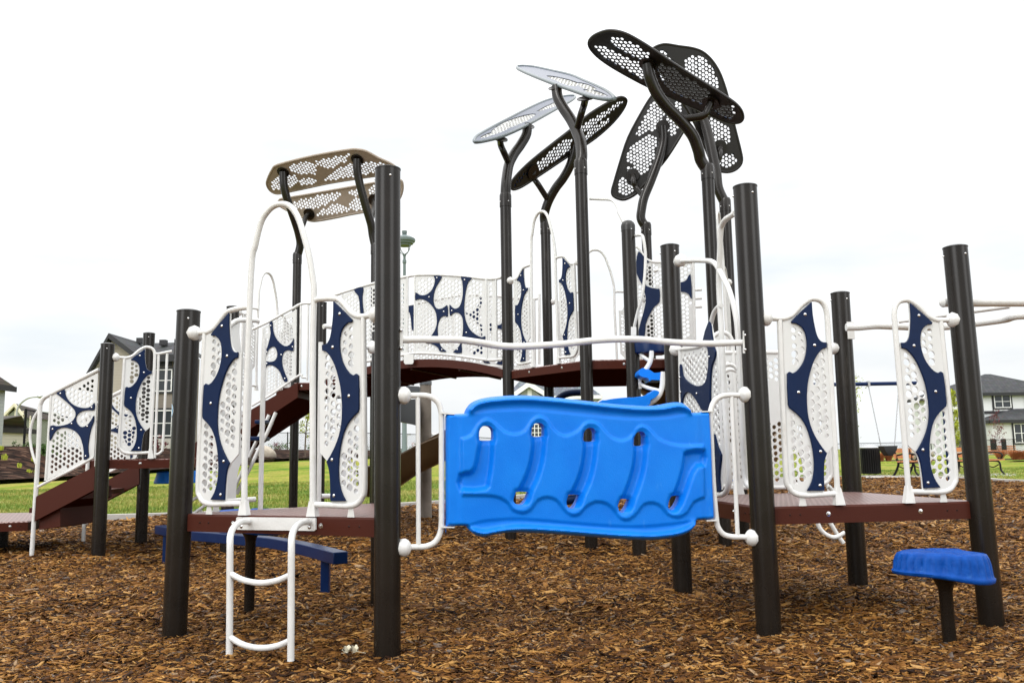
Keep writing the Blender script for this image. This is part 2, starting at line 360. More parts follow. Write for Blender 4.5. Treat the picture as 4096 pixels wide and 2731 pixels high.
# ------------------------------------------------------------------ decks
def deck(poly, z, name='deck', holes=()):
    mb = MB(); n = len(poly)
    r = .012; c = Vector((sum(p[0] for p in poly)/n, sum(p[1] for p in poly)/n))
    ins = [tuple(Vector(p)-(Vector(p)-c).normalized()*r) for p in poly]
    vs = [(x, y, z-TH) for x, y in poly]+[(x, y, z-.01) for x, y in poly]+[(x, y, z) for x, y in ins]
    fs = [tuple(range(n))[::-1]]+[tuple(range(2*n, 3*n))]
    for l in (0, 1): fs += [(l*n+i, l*n+(i+1)%n, (l+1)*n+(i+1)%n, (l+1)*n+i) for i in range(n)]
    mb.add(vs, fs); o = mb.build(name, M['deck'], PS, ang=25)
    b = MB()
    for i in range(n):
        p, q = Vector(poly[i]), Vector(poly[(i+1)%n]); e = (q-p); L = e.length; e.normalize(); nn = Vector((e.y, -e.x))
        if (p-c).dot(nn) < 0: nn = -nn
        for f, rr in ((.12, .004), (.165, .004), (.29, .013), (.71, .013), (.835, .004), (.88, .004)):
            if f*L > L: continue
            w = p+e*L*f; base = Vector((w.x, w.y, z-.045))
            b.k = 0 if rr > .01 else 1
            b.lathe(base, Vector((nn.x, nn.y, 0)), [(0, rr), (.002, rr), (.003, rr*.55), (.007, rr*.4), (.0085, .001)], 10)
    b.build('deck_bolt', [M['bolt'], M['post']], o)
    return o
deck([PA, PB, PD], ZL); deck([P1, P2, P3, P4], ZL)
deck([L1, Q1, Q2, L2], ZM); deck([C1, C2, U1, U2, U3, C4], ZU)
deck([(-2.66, 10.33), K3, K2, K1, (-3.2, 11.5), (-2.75, 11.3)], ZU)
deck([(-4.9, 9.75), (-3.95, 9.75), (-3.95, 11.4), (-4.9, 11.4)], ZM)
deck([(-4.80, 8.55), (-4.83, 9.5), (-5.3, 10.0), (-6.0, 10.0), (-6.4, 9.3), (-5.9, 8.5), (-5.3, 8.35)], .35)
mb = MB(); mb.tube([(-5.52, 9.3, -.2), (-5.52, 9.3, .26)], .085, 28, smooth=False); mb.build('deck_pedestal', M['post'], PS)
# ------------------------------------------------------------------ clamps and panels
def clamp(mb, base, axis, s=1.0):
    mb.lathe(base, axis, [(-.03,.038*s),(0,.042*s),(.006,.044*s),(.020,.044*s),(.034,.036*s),(.043,.024*s),(.047,.016*s)], 9)
TR = .0148
def st(pts, c='H', A=P1, B=P2, z=ZL, off=0):
    e = (Vector(B)-Vector(A)).normalized(); out = []
    for x, y in pts:
        p = onV(c, x, y, A, B, off); out.append(((Vector((p.x, p.y))-Vector(A)).dot(e), p.z-z))
    return out
W_TUBE = st([(100,389),(160,391),(195,390),(240,370),(290,316),(335,284),(365,279),(400,289),(425,317),(437,360),(443,430),(462,760),(482,1100),(503,1440)])
O_TUBE = st([(168,398),(178,650),(190,950),(205,1290),(222,1350),(255,1385),(310,1397),(400,1393),(492,1387)])
INS = st([(345,297),(350,370),(362,440),(375,490),(392,517),(410,527),(430,527),(430,560),(415,562),(398,572),(375,600),(352,645),(335,700),(322,760),(317,830),(319,900),(327,960),(345,1020),(372,1075),(405,1125),(432,1158),(420,1190),(415,1230),(414,1290),(417,1370),(317,1370),(340,1330),(354,1280),(358,1220),(352,1150),(338,1080),(315,1010),(285,960),(250,925),(217,900),(210,880),(205,705),(235,703),(260,690),(285,660),(305,620),(315,570),(316,520),(305,470),(285,440),(255,420),(228,408)])
SHEET = st([(184,408),(240,386),(290,335),(345,293),(350,370),(362,440),(375,490),(392,517),(410,527),(447,527),(458,700),(480,1105),(432,1158),(420,1190),(415,1230),(414,1290),(417,1382),(310,1386),(260,1374),(228,1340),(214,1290),(202,1000),(190,700)])
BOLTS = st([(305,370),(359,545),(268,812),(393,1148),(390,1340)])
TABS = st([(297,1400),(297,1462)])
ANGF = math.atan2(P2[1]-P1[1], P2[0]-P1[0])
def lfx(s, t, y): return (s, y, t)
def bolts(mb, pts, y=-.020, r=.0085):
    for s, t in pts: mb.lathe((s, y+.003, t), (0,-1,0), [(0, r),(.003, r),(.006, r*.6),(.0065,.001)], 10)
HOLES = hexholes(SHEET, [INS], .0435, .0168, edge=.016, gap=.003, jit=.22, ox=.004, oy=-.006)
def guard_panel(A, ang, z, mirror=False, arch=None, insert=True, sx=1, sz=1, seg=12):
    """wave-topped guard panel: tube frame > perforated sheet, navy insert"""
    key = ('gp', arch is None, seg)
    mb = MB()
    if arch is None: mb.tube([(s, 0, t) for s, t in W_TUBE], TR, 12)
    else: mb.tube([(s, 0, t) for s, t in W_TUBE[:6]]+[(arch-.03, 0, W_TUBE[6][1]+.004), (arch, 0, W_TUBE[6][1])], TR, 12)
    mb.tube([(s, 0, t) for s, t in O_TUBE[:-1]]+[(arch or O_TUBE[-1][0], 0, O_TUBE[-1][1])], TR, 12)
    clamp(mb, (RP+.0, 0, W_TUBE[0][1]), (1, 0, 0))
    bx, bt = TABS[0]; mb.add([(bx-.012,-.002,bt),(bx+.012,-.002,bt),(bx+.022,-.002,0),(bx-.022,-.002,0),(bx-.012,.002,bt),(bx+.012,.002,bt),(bx+.022,.002,0),(bx-.022,.002,0)], [(0,1,2,3),(7,6,5,4),(0,3,7,4),(1,5,6,2),(0,4,5,1),(3,2,6,7)])
    if arch is None:
        fx_, ft = W_TUBE[-1]; mb.add([(fx_-TR,-.012,ft+.08),(fx_+TR,-.012,ft+.08),(fx_+.032,-.018,0),(fx_-.024,-.018,0),(fx_-TR,.012,ft+.08),(fx_+TR,.012,ft+.08),(fx_+.032,.018,0),(fx_-.024,.018,0)], [(0,1,2,3),(7,6,5,4),(0,3,7,4),(1,5,6,2),(0,4,5,1),(3,2,6,7)])
    o = mb.build('guard_panel', M['white'], PS, local=True)
    s = plate(SHEET, HOLES, -.005, .005, lfx, seg=seg).build('perforated_sheet', M['sheet'], o, local=True)
    if insert:
        mi = plate(smoothpoly(INS, 2, keep=(0,6,7,20,24,25,34,35)), [], -.018, -.006, lfx); mi.k = 1; bolts(mi, BOLTS)
        mi.build('wave_insert', [M['navy'], M['bolt']], o, local=True, bevel=.003)
    o.location = (A[0]-PS.location.x, A[1]-PS.location.y, z); o.rotation_euler.z = ang; o.scale = (-sx if mirror else sx, 1, sz)
    return o
def reuse(src, A, ang, z, mirror, sx=1, sz=1):
    c = copy_tree(src, PS); c.location = (A[0]-PS.location.x, A[1]-PS.location.y, z); c.rotation_euler.z = ang; c.scale = (-sx if mirror else sx, 1, sz); return c
def ang(A, B): return math.atan2(B[1]-A[1], B[0]-A[0])
gA = guard_panel(P1, ANGF, ZL); reuse(gA, P2, ANGF, ZL, True)
reuse(gA, L1, ang(L1, Q1), ZM, False)
gB = guard_panel(P3, ang(P4, P3), ZL, mirror=True, insert=False)
reuse(gB, P4, ang(P4, P3), ZL, False)
# arch sets, measured on the front-left edge
ARC = st([(537,1362),(543,900)], 'B', PA, PB)+st([(10,1230),(50,960),(100,762),(158,665),(220,612),(290,597),(352,614),(403,668),(445,755),(490,905),(530,1060),(562,1260),(574,1400)], 'C', PA, PB)+st([(928,400),(928,900),(928,1362)], 'B', PA, PB)
LFL = (Vector(PB)-Vector(PA)).length
a0, a1 = ARC[0][0], ARC[-1][0]; archs = a0
def arch(A, B, z, sx=1):
    L = (Vector(B)-Vector(A)).length; k = 1
    pts = [(s, 0, max(t, .0)) for s, t in ARC]
    mb = MB(); mb.tube(pts, .0162, 14)
    for s in (a0, a1): mb.add([(s-.0162,-.013,.075),(s+.0162,-.013,.075),(s+.028,-.018,0),(s-.028,-.018,0),(s-.0162,.013,.075),(s+.0162,.013,.075),(s+.028,.018,0),(s-.028,.018,0)], [(0,1,2,3),(7,6,5,4),(0,3,7,4),(1,5,6,2),(0,4,5,1),(3,2,6,7)])
    o = mb.build('arch_handrail', M['white'], PS, local=True)
    o.location = (A[0]-PS.location.x, A[1]-PS.location.y, z); o.rotation_euler.z = ang(A, B); o.scale.x = L/LFL
    return o
def archset(A, B, z, src=None, insert=True):
    L = (Vector(B)-Vector(A)).length; arch(A, B, z); k = L/LFL; r = ang(A, B)
    if src is None: src = guard_panel(A, r, z, False, archs, insert, sx=k); 
    else: reuse(src, A, r, z, False, k)
    reuse(src, B, r, z, True, k*(LFL-a1)/a0)
    return src
gC = archset(PA, PB, ZL); archset(C1, C2, ZU, gC)
gD = archset(PA, PD, ZL, None, False)
for o in [x for x in PS.children if x.name.startswith('arch_handrail')][-1:]: bpy.data.objects.remove(o)
mb = MB()
for f in (.37, .66):
    p = Vector(PA)+(Vector(PD)-Vector(PA))*f; mb.tube([(p.x, p.y, ZL), (p.x, p.y, ZL+1.0)], TR, 10, smooth=False)
mb.build('upright_handrail', M['white'], PS)
archset(C4, U3, ZU, gD); archset(U1, U2, ZU, gD); archset(K4, K1, ZU, gD)
# guard bars beside the left panel
mb = MB(); V = lambda c, pts, A, B, off=0: mV(c, pts, A, B, off)
mb.tube(V('R', [(515,350),(560,352),(620,340),(700,325)], L1, Q1), TR*.9, 10)
mb.tube(V('R', [(560,360),(545,800),(520,1440)], L1, Q1), TR*.85, 10)
mb.tube(V('R', [(650,350),(625,900),(603,1320),(590,1370),(555,1398),(510,1400)], L1, Q1), TR*.85, 10)
mb.build('guard_bar', M['white'], PS)
# ------------------------------------------------------------------ rails with cross-shaped inserts
def rail(name, c, A, B, tubes, outline, inserts, pitch, r, off=(0,0), bolt=(), ins_c=None):
    L = lambda pts, cc=c: [tuple(q) for q in st(pts, cc, A, B, 0)]
    mb = MB()
    for pts, rr, sm in tubes:
        cc = c
        if isinstance(pts[0], str): cc, pts = pts[0], pts[1:]
        mb.tube([(s, 0, t) for s, t in L(pts, cc)], rr, 10, smooth=sm)
    o = mb.build(name, M['white'], PS, local=True)
    outs = [L(q) for q in outline]; ins = [smoothpoly(L(q, ins_c or c), 2) for q in inserts]
    ms = MB()
    for ol in outs: plate(ol, hexholes(ol, ins, pitch, r, edge=.014, gap=.004), -.004, .004, lfx, ms, seg=10)
    ms.build('perforated_sheet', M['sheet'], o, local=True)
    bl = L(bolt, ins_c or c)
    for q in ins:
        mi = plate(q, [], -.016, -.005, lfx); mi.k = 1; bolts(mi, [b for b in bl if inpoly(b[0], b[1], q)], -.018, .009)
        mi.build('cross_insert', [M['navy'], M['bolt']], o, local=True)
    o.location = (A[0]-PS.location.x+off[0], A[1]-PS.location.y+off[1], 0); o.rotation_euler.z = ang(A, B)
    return o
SA = (-4.75, 8.42)
X1 = [(450,240),(512,213),(515,240),(530,280),(565,320),(610,345),(660,355),(700,352),(730,335),(745,316),(745,370),(700,372),(650,380),(615,405),(600,440),(612,480),(640,503),(670,500),(700,480),(725,445),(742,416),(740,465),(722,510),(708,570),(698,640),(698,700),(703,738),(665,760),(665,700),(655,640),(635,580),(600,540),(550,515),(500,508),(455,525),(425,560),(398,610),(402,497),(450,497),(510,490),(560,470),(595,430),(600,390),(575,350),(520,300),(470,258)]
s1 = rail('stair_rail', 'S', SA, L1, [([(248,1515),(275,1100),(300,700),(313,370),(322,315),(345,278),(385,255),(560,165),(778,55)], .021, True),
  ([(305,368),(262,440),(237,540),(240,640),(262,735),(285,795)], .013, True), ([(402,258),(375,700),(360,925)], .015, True),
  ([(295,975),(360,940),(560,840),(736,742)], .014, True)],
  [[(410,258),(560,185),(772,78),(740,738),(560,830),(372,918)]], [X1], .050, .0182, bolt=[(482,243),(727,352),(570,478),(692,499),(421,521),(679,733)])
c = copy_tree(s1, PS); c.location += Vector((-.17, 1.33, 0))
# stair one: stringers and treads
def stringer(poly, A, B, th, off=0, name='stringer', c='S'):
    pts = st(poly, c, A, B, 0); mb = plate(pts, [], -th/2, th/2, lfx); o = mb.build(name, M['deck'], PS, local=True)
    o.location = (A[0]-PS.location.x, A[1]-PS.location.y, 0); o.rotation_euler.z = ang(A, B); return o
sg = stringer([(298,1047),(735,822),(780,800),(780,985),(735,1005),(285,1240)], SA, L1, .05)
c = copy_tree(sg, PS); c.location += Vector((-.17, 1.3, 0))
def stairbody(poly, A, B, y0, y1, c, drop):
    pts = st(poly, c, A, B, 0); mb = plate(pts, [], y0, y1, lfx); o = mb.build('stair_body', M['deck'], PS, local=True); o.location = (A[0]-PS.location.x, A[1]-PS.location.y, -0.0); o.rotation_euler.z = ang(A, B)
stairbody([(290,1120),(590,980),(595,1072),(455,1142),(455,1285),(290,1312)], SA, L1, .03, .55, 'S', 0)
for k in range(2):
    z = .35+.14*(k+1); x = -4.74+.2*k
    mb = MB(); mb.box((x+.12, 8.98, z-.03), (.22, 1.1, .05)); mb.build('stair_tread', M['deck'], PS)
# stair two
SB, SE = (-3.95, 10.36), (-2.64, 10.31)
sg = stringer([(845,612),(845,698),(200,1125),(200,991)], SB, SE, .05, c='B')
c = copy_tree(sg, PS); c.location += Vector((.1, 1.0, 0))
for k in range(6):
    z = ZM+.15*(k+.6); x = -3.85+.235*k
    mb = MB(); mb.box((x, 10.84, z-.03), (.27, .9, .05)); mb.build('stair_tread', M['deck'], PS)
stairbody([(840,660),(840,697),(622,846),(200,1122),(200,1070),(622,800)], SB, SE, .03, .97, 'B', 0)
X2 = [(683,275),(700,265),(703,310),(715,350),(740,385),(770,405),(795,400),(815,375),(820,360),(820,432),(790,428),(765,440),(755,475),(758,520),(775,570),(787,600),(768,608),(750,570),(735,540),(700,515),(670,515),(657,535),(657,493),(680,495),(710,490),(725,470),(727,440),(715,412),(695,410),(675,430),(657,470),(657,425),(668,420),(680,380),(690,330)]
rail('stair_rail', 'B', SB, SE, [(['T',(430,930),(530,885),(700,805),(900,690),(1080,592),(1150,550),(1240,522),(1345,524)], .017, True),
  ([(580,745),(622,720),(700,675),(850,572),(868,582),(900,585)], .014, True), ([(645,300),(645,708)], .015, False), ([(832,196),(828,585)], .013, False),
  ([(860,172),(856,575)], .013, False), ([(903,170),(896,600)], .013, False)], [[(650,297),(832,198),(828,580),(655,698)]], [X2], .043, .017, bolt=[(690,290),(815,410),(750,455),(770,590),(668,440),(668,505)])
# ------------------------------------------------------------------ arched bridge
def bz(t): return ZU+.205*4*t*(1-t)*(1-.1*t)
mb = MB(); n = 20; vs = []; fs = []
for i in range(n+1):
    t = i/n
    a = Vector(C1)*(1-t)+Vector(K3)*t; b = Vector(C4)*(1-t)+Vector(K2)*t; z = bz(t)
    vs += [(a.x, a.y, z), (b.x, b.y, z), (b.x, b.y, z-TH), (a.x, a.y, z-TH)]
for i in range(n):
    for k in range(4): fs.append((4*i+k, 4*i+(k+1)%4, 4*i+4+(k+1)%4, 4*i+4+k))
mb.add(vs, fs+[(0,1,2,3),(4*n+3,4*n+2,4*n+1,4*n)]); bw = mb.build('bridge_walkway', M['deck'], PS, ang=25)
mb = MB()
for t in (.25, .5, .75):
    a = Vector(C1)*(1-t)+Vector(K3)*t; b = Vector(C4)*(1-t)+Vector(K2)*t; d = (b-a).normalized()*.05; z = bz(t)-TH
    mb.tube([(a.x+d.x, a.y+d.y, z-.012), (b.x-d.x, b.y-d.y, z-.012)], .012, 8, smooth=False)
mb.build('cross_brace', M['deck'], bw)
B1 = [(467,498),(525,500),(515,530),(490,570),(472,610),(462,660),(462,700),(475,740),(500,757),(535,750),(560,733),(572,733),(574,815),(550,810),(525,820),(507,845),(495,890),(495,940),(500,990),(515,1040),(540,1070),(563,1090),(513,1088),(500,1062),(470,1040),(430,1025),(400,1022),(440,975),(470,930),(488,880),(488,820),(475,770),(440,720),(400,690),(360,678),(335,683),(320,685),(322,628),(350,645),(390,650),(430,630),(455,600),(470,560),(475,525)]
B2 = [(680,503),(762,512),(735,545),(718,600),(706,680),(702,760),(708,820),(722,870),(750,920),(790,955),(840,978),(868,968),(868,995),(820,988),(760,985),(715,978),(695,995),(680,1035),(683,1100),(616,1095),(650,1065),(672,1030),(685,990),(693,940),(695,880),(690,830),(670,795),(635,783),(610,795),(592,808),(588,725),(605,740),(630,755),(660,745),(680,710),(692,650),(693,590),(688,540)]
B0 = [(18,215),(75,190),(68,230),(58,290),(62,350),(70,420),(85,470),(40,470),(48,400),(42,330),(30,270)]
Bb = lambda pts: [((344.5+x*.40283-861.3)/.29297, (631.6+y*.40283-488.1)/.29297) for x, y in pts]   # frame B -> frame E
B0 = Bb([(1165,85),(1218,70),(1214,120),(1216,180),(1222,225),(1205,228),(1200,180),(1192,120)])
br = rail('bridge_rail', 'E', K3, C1, [(Bb([(1030,125),(1100,100),(1180,75),(1260,52)])+[(205,512),(320,492),(440,488),(560,492),(700,502),(860,520),(930,521),(990,510)], .017, True),
  (Bb([(1100,520),(1180,505),(1260,487)])+[(205,1118),(320,1103),(480,1108),(640,1122),(780,1142),(900,1156),(1000,1150)], .016, True),
  ([(255,508),(252,1110)], .014, False), ([(313,500),(313,1105)], .014, False), ([(873,522),(877,1150)], .016, False), ([(948,520),(952,1148)], .014, False), (Bb([(1097,110),(1097,515)]), .014, False)],
  [[(320,498),(440,494),(560,498),(700,508),(866,524),(868,1148),(780,1134),(640,1114),(480,1100),(320,1097)], [(882,526),(940,526),(944,1145),(885,1150)], Bb([(1100,115),(1180,85),(1260,60)])+[(205,520),(246,510),(245,1100),(205,1110)]+Bb([(1180,498),(1102,512)])],
  [B1, B2, B0], .051, .0186, bolt=[(490,514),(429,664),(543,778),(529,1075),(707,530),(607,771),(720,942),(650,1075)])
c = copy_tree(br, PS); c.location += Vector((K2[0]-K3[0]+.03, K2[1]-K3[1]-.1, 0))
mb = MB()
for q in ([(247,1115),(322,1115),(322,1178),(312,1192),(257,1192),(247,1178)],):
    pts = st(q, 'E', K3, C1, 0); plate(pts, [], -.06, -.052, lfx, mb)
o = mb.build('rail_bracket', M['white'], PS, local=True); o.location = (K3[0]-PS.location.x, K3[1]-PS.location.y, 0); o.rotation_euler.z = ang(K3, C1)
# ------------------------------------------------------------------ entry ladder with bracket plate
e = (Vector(PB)-Vector(PA)).normalized(); nrm = Vector((e.y, -e.x, 0))
pl = MB(); pts = st([(757,322),(765,314),(1348,320),(1355,328),(1355,408),(1345,418),(765,409),(757,402)], 'I', PA, PB, 0, .0)
plate(pts, [], -.012, -.003, lfx, pl)
pl.k = 1; bolts(pl, st([(795,385),(1309,390)], 'I', PA, PB, 0), -.012, .011)
LO = -.30
def lad(pts, o0, o1):  # tube bends forward from the bracket to the ladder plane
    out = []
    for i, (x, y) in enumerate(pts): out.append(onV('I', x, y, PA, PB, 0 if i == 0 else (LO*min(1, (i)/3))))
    return out
def offpts(pts, offs):
    return [onV('I', x, y, PA, PB, o) for (x, y), o in zip(pts, offs)]
nn_ = Vector((PA[1]-PB[1], PB[0]-PA[0], 0)).normalized()
sg_ = -1 if nn_.y > 0 else 1
OF = [sg_*v for v in (.0, .10, .2, .26, .28, .28, .28)]
ld = MB(); base0 = onV('I', 900, 1340, PA, PB, sg_*.28)
ld.tube(offpts([(845,347),(780,352),(728,392),(702,455),(698,560),(697,900),(693,1400)], OF), .0165, 14)
ld.tube(offpts([(1300,348),(1240,357),(1190,398),(1166,465),(1162,560),(1160,900),(1157,1400)], OF), .0165, 14)
lo = ld.build('entry_ladder', M['white'], PS)
for pts in ([(702,742),(800,790),(925,812),(1050,795),(1155,752)], [(700,1222),(800,1278),(925,1302),(1050,1288),(1155,1245)]):
    mb = MB(); mb.tube([onV('I', x, y, PA, PB, sg_*.28) for x, y in pts], .0145, 12); mb.build('rung', M['white'], lo)
o = pl.build('ladder_bracket', [M['white'], M['bolt']], PS, local=True); o.location = (PA[0]-PS.location.x, PA[1]-PS.location.y, 0); o.rotation_euler.z = ang(PA, PB)
# ------------------------------------------------------------------ wavy top bar and blue clatter panel
A, B = PB, P1
mb = MB()
wp = mV('E', [(212,998),(330,995),(520,996),(660,998),(800,1016),(950,1041),(1100,1050),(1300,1042),(1500,1027),(1700,1004),(1900,993),(2100,995),(2300,1015)], A, B)+mV('F', [(740,820),(860,822),(960,818),(1062,815)], A, B)
mb.tube(wp, .0172, 14); wo = mb.build('wavy_bar', M['white'], PS)
for c, (x0, y0, x1, y1), dx in (('E', (198,900,222,1090), 0), ('F', (1046,745,1076,885), 0)):
    mb = MB(); p = mV(c, [(x0,y0),(x1,y0),(x1,y1),(x0,y1)], A, B)
    mb.add([v+Vector((0,-.022,0)) for v in p]+[v+Vector((0,-.018,0)) for v in p], [(0,1,2,3),(7,6,5,4),(0,4,5,1),(1,5,6,2),(2,6,7,3),(3,7,4,0)])
    mb.build('bar_flange', M['white'], wo)
    for yy in (y0+28, y1-22):
        mb = MB(); q = onV(c, (x0+x1)/2, yy, A, B); mb.ball((q.x, q.y-.024, q.z), .009); mb.build('flange_bolt', M['bolt'], wo)
def holder(tube, bar, cl, tabs):
    mb = MB(); mb.tube(mV('G', tube, A, B), .0142, 14); mb.tube(mV('G', bar, A, B), .0115, 12, smooth=False)
    for (x, y), ax in cl: clamp(mb, onV('G', x, y, A, B), ax, 1.0)
    for q in tabs:
        p = mV('G', q, A, B); d = Vector((0,.03,0)); mb.add([v-d for v in p]+[v+d for v in p], [(0,1,2,3),(7,6,5,4),(0,4,5,1),(1,5,6,2),(2,6,7,3),(3,7,4,0)])
    mb.build('panel_holder', M['white'], PS)
ex = Vector((B[0]-A[0], B[1]-A[1], 0)).normalized()
holder([(30,208),(90,206),(150,206),(200,218),(238,250),(256,300),(261,370),(261,600),(261,900),(259,1020),(247,1080),(215,1128),(160,1152),(100,1155),(30,1157)], [(112,208),(116,1150)], [((8,206), ex), ((8,1160), ex)], [[(262,310),(345,322),(345,328),(262,322)],[(262,1022),(345,1026),(345,1032),(262,1032)]])
holder([(2150,206),(2080,203),(2020,210),(1975,238),(1952,290),(1948,350),(1955,550),(1965,760),(1982,960),(1995,1030),(2030,1075),(2080,1090),(2140,1092),(2200,1095)], [(2078,205),(2118,1090)], [((2180,200), -ex), ((2222,1097), -ex)], [[(1885,305),(1950,303),(1950,310),(1885,312)],[(1915,984),(1980,980),(1980,990),(1915,991)]])
g = lambda pts: st(pts, 'G', A, B, 0)
OUT = smoothpoly(g([(288,335),(292,326),(405,320),(418,288),(450,250),(510,226),(600,213),(740,206),(900,214),(1100,234),(1300,256),(1450,268),(1550,272),(1620,265),(1700,250),(1760,253),(1795,280),(1820,315),(1925,311),(1933,322),(1945,500),(1952,740),(1962,968),(1955,978),(1852,985),(1843,1012),(1815,1052),(1760,1080),(1690,1097),(1580,1110),(1400,1105),(1200,1090),(1000,1075),(820,1064),(700,1062),(600,1074),(520,1091),(470,1078),(432,1048),(412,1022),(296,1021),(289,1012)]), 3, keep=(0,1,2,17,18,19,22,23,24,37,38,39))
def aslot(x0, x1, y0, y1):
    w = (x1-x0)/2; cx = (x0+x1)/2; return [(x0,y1-12),(x0,(y0+y1)/2+6),(x0,y0+w*.95),(x0+w*.13,y0+w*.45),(x0+w*.5,y0+w*.1),(cx,y0),(x1-w*.5,y0+w*.1),(x1-w*.13,y0+w*.45),(x1,y0+w*.95),(x1,(y0+y1)/2+6),(x1,y1-12),(x1-8,y1-2),(cx,y1),(x0+8,y1-2)]
SL = [aslot(491,577,396,489), aslot(819,895,379,464), aslot(1144,1215,409,495), aslot(1458,1524,432,522),
 [(725,808),(795,810),(797,822),(782,860),(758,885),(725,886),(704,870),(703,850),(715,820)],
 [(1050,826),(1112,828),(1115,840),(1098,880),(1075,908),(1048,908),(1033,888),(1034,862),(1042,835)],
 [(1378,853),(1427,856),(1430,868),(1412,908),(1388,934),(1362,932),(1353,908),(1356,885),(1368,858)],
 [(1690,836),(1740,832),(1744,850),(1725,892),(1700,918),(1678,920),(1667,900),(1670,875),(1680,845)]]
SLM = [smoothpoly(g(q), 3) for q in SL]
def bandpoly(path, w):
    L_, R__ = [], []
    for i, (x, y) in enumerate(path):
        a = path[max(i-1,0)]; b = path[min(i+1,len(path)-1)]; dx, dy = b[0]-a[0], b[1]-a[1]; q = math.hypot(dx,dy)
        L_.append((x-dy/q*w, y+dx/q*w)); R__.append((x+dy/q*w, y-dx/q*w))
    return L_+R__[::-1]
RIB = [bandpoly([(535,430),(534,520),(526,620),(512,720),(495,790)], 42), bandpoly([(857,412),(858,520),(845,620),(815,720),(775,800),(752,862)], 40),
 bandpoly([(1179,440),(1178,540),(1165,640),(1138,740),(1100,820),(1075,885)], 40), bandpoly([(1490,470),(1490,560),(1478,660),(1450,760),(1415,850),(1390,910)], 38),
 bandpoly([(1815,620),(1790,700),(1750,790),(1722,850),(1705,895)], 42)]
RIB[0] = [(493,430),(576,430),(577,520),(570,640),(552,740),(530,790),(375,795),(370,700),(430,685),(460,650),(478,560),(490,500)]
RIB[4] = [(1775,560),(1895,552),(1895,640),(1850,650),(1815,700),(1785,790),(1752,870),(1715,925),(1672,915),(1672,870),(1712,780),(1748,660),(1758,590)]
RIBM = [smoothpoly(g(q), 2) for q in RIB]
UP = [(380,480),(440,455),(480,390),(535,353),(590,385),(640,430),(705,450),(770,430),(810,370),(860,337),(910,360),(950,420),(1010,458),(1060,450),(1110,420),(1140,385),(1180,370),(1230,385),(1270,430),(1320,475),(1380,488),(1430,465),(1460,420),(1500,395),(1550,420),(1600,475),(1680,510),(1780,520),(1885,518)]
LOs = [(1890,840),(1820,870),(1780,935),(1720,965),(1660,945),(1620,900),(1570,875),(1510,885),(1470,935),(1420,978),(1370,972),(1330,925),(1280,880),(1210,868),(1150,900),(1110,945),(1060,950),(1010,910),(970,860),(910,840),(850,860),(810,915),(760,938),(700,920),(670,880),(620,845),(540,830),(385,828)]
MID = smoothpoly(g(UP+LOs), 2, keep=(0,28,29,len(UP)+len(LOs)-1))
MAIN = smoothpoly(g([(288,335),(405,322),(520,308),(740,297),(900,305),(1100,325),(1300,345),(1450,355),(1600,350),(1700,340),(1818,318),(1930,318),(1960,975),(1850,985),(1700,1005),(1500,1022),(1300,1018),(1000,995),(750,975),(600,980),(500,992),(412,1020),(290,1018)]), 2, keep=(0,1,10,11,12,13,21,22))
BEAD = smoothpoly(g([(440,300),(480,268),(560,248),(740,236),(900,244),(1100,262),(1300,284),(1450,297),(1550,300),(1640,294),(1710,280),(1760,285),(1795,305)]), 3, closed=False)
BEAD2 = smoothpoly(g([(450,1050),(520,1062),(620,1045),(760,1033),(1000,1046),(1200,1062),(1400,1076),(1560,1080),(1700,1066),(1780,1040),(1820,1010)]), 3, closed=False)
SIDE = [g([(288,335),(372,325),(366,1018),(290,1018)]), g([(1858,318),(1935,316),(1962,978),(1890,982)])]
def sstep(x, w): t = np.clip(x/w*.5+.5, 0, 1); return t*t*(3-2*t)
def dline(X, Y, path):
    d = np.full(X.shape, 1e9)
    for a, b in zip(path[:-1], path[1:]):
        ex_, ey_ = b[0]-a[0], b[1]-a[1]; t = np.clip(((X-a[0])*ex_+(Y-a[1])*ey_)/(ex_*ex_+ey_*ey_), 0, 1); d = np.minimum(d, np.hypot(X-a[0]-ex_*t, Y-a[1]-ey_*t))
    return d
def relief(X, Y):
    h = .007*sstep(sdpoly(X, Y, MAIN), .009)+.014*sstep(sdpoly(X, Y, MID), .010)
    rb = np.zeros(X.shape)
    for q in RIBM: rb = np.maximum(rb, sstep(sdpoly(X, Y, q)-.004, .017))
    h = h-.036*rb
    for q in SLM: h = h-.012*sstep(sdpoly(X, Y, q)+.010, .016)
    for q in (BEAD, BEAD2): h = h+.027*np.exp(-(dline(X, Y, q)/.015)**2)
    for q in SIDE: h = h-.007*sstep(sdpoly(X, Y, q), .02)
    e = sdpoly(X, Y, OUT); h = h-.022*np.clip(1-e/.016, 0, 1)**2
    return h
xs = np.arange(min(p[0] for p in OUT), max(p[0] for p in OUT), .0052); ys = np.arange(min(p[1] for p in OUT), max(p[1] for p in OUT), .0052)
GX, GY = np.meshgrid(xs, ys); GX = GX.ravel(); GY = GY.ravel()+(np.arange(GX.size)%2)*.003; ok = sdpoly(GX, GY, OUT) > .004
for q in SLM: ok &= sdpoly(GX, GY, q) < -.003
mb = plate(OUT, SLM, -.035, .035, lfx, extra=list(zip(GX[ok], GY[ok])), hfun=relief)
o = mb.build('clatter_panel', M['blue'], PS, local=True, ang=50); o.location = (A[0]-PS.location.x, A[1]-PS.location.y, 0); o.rotation_euler.z = ang(A, B)
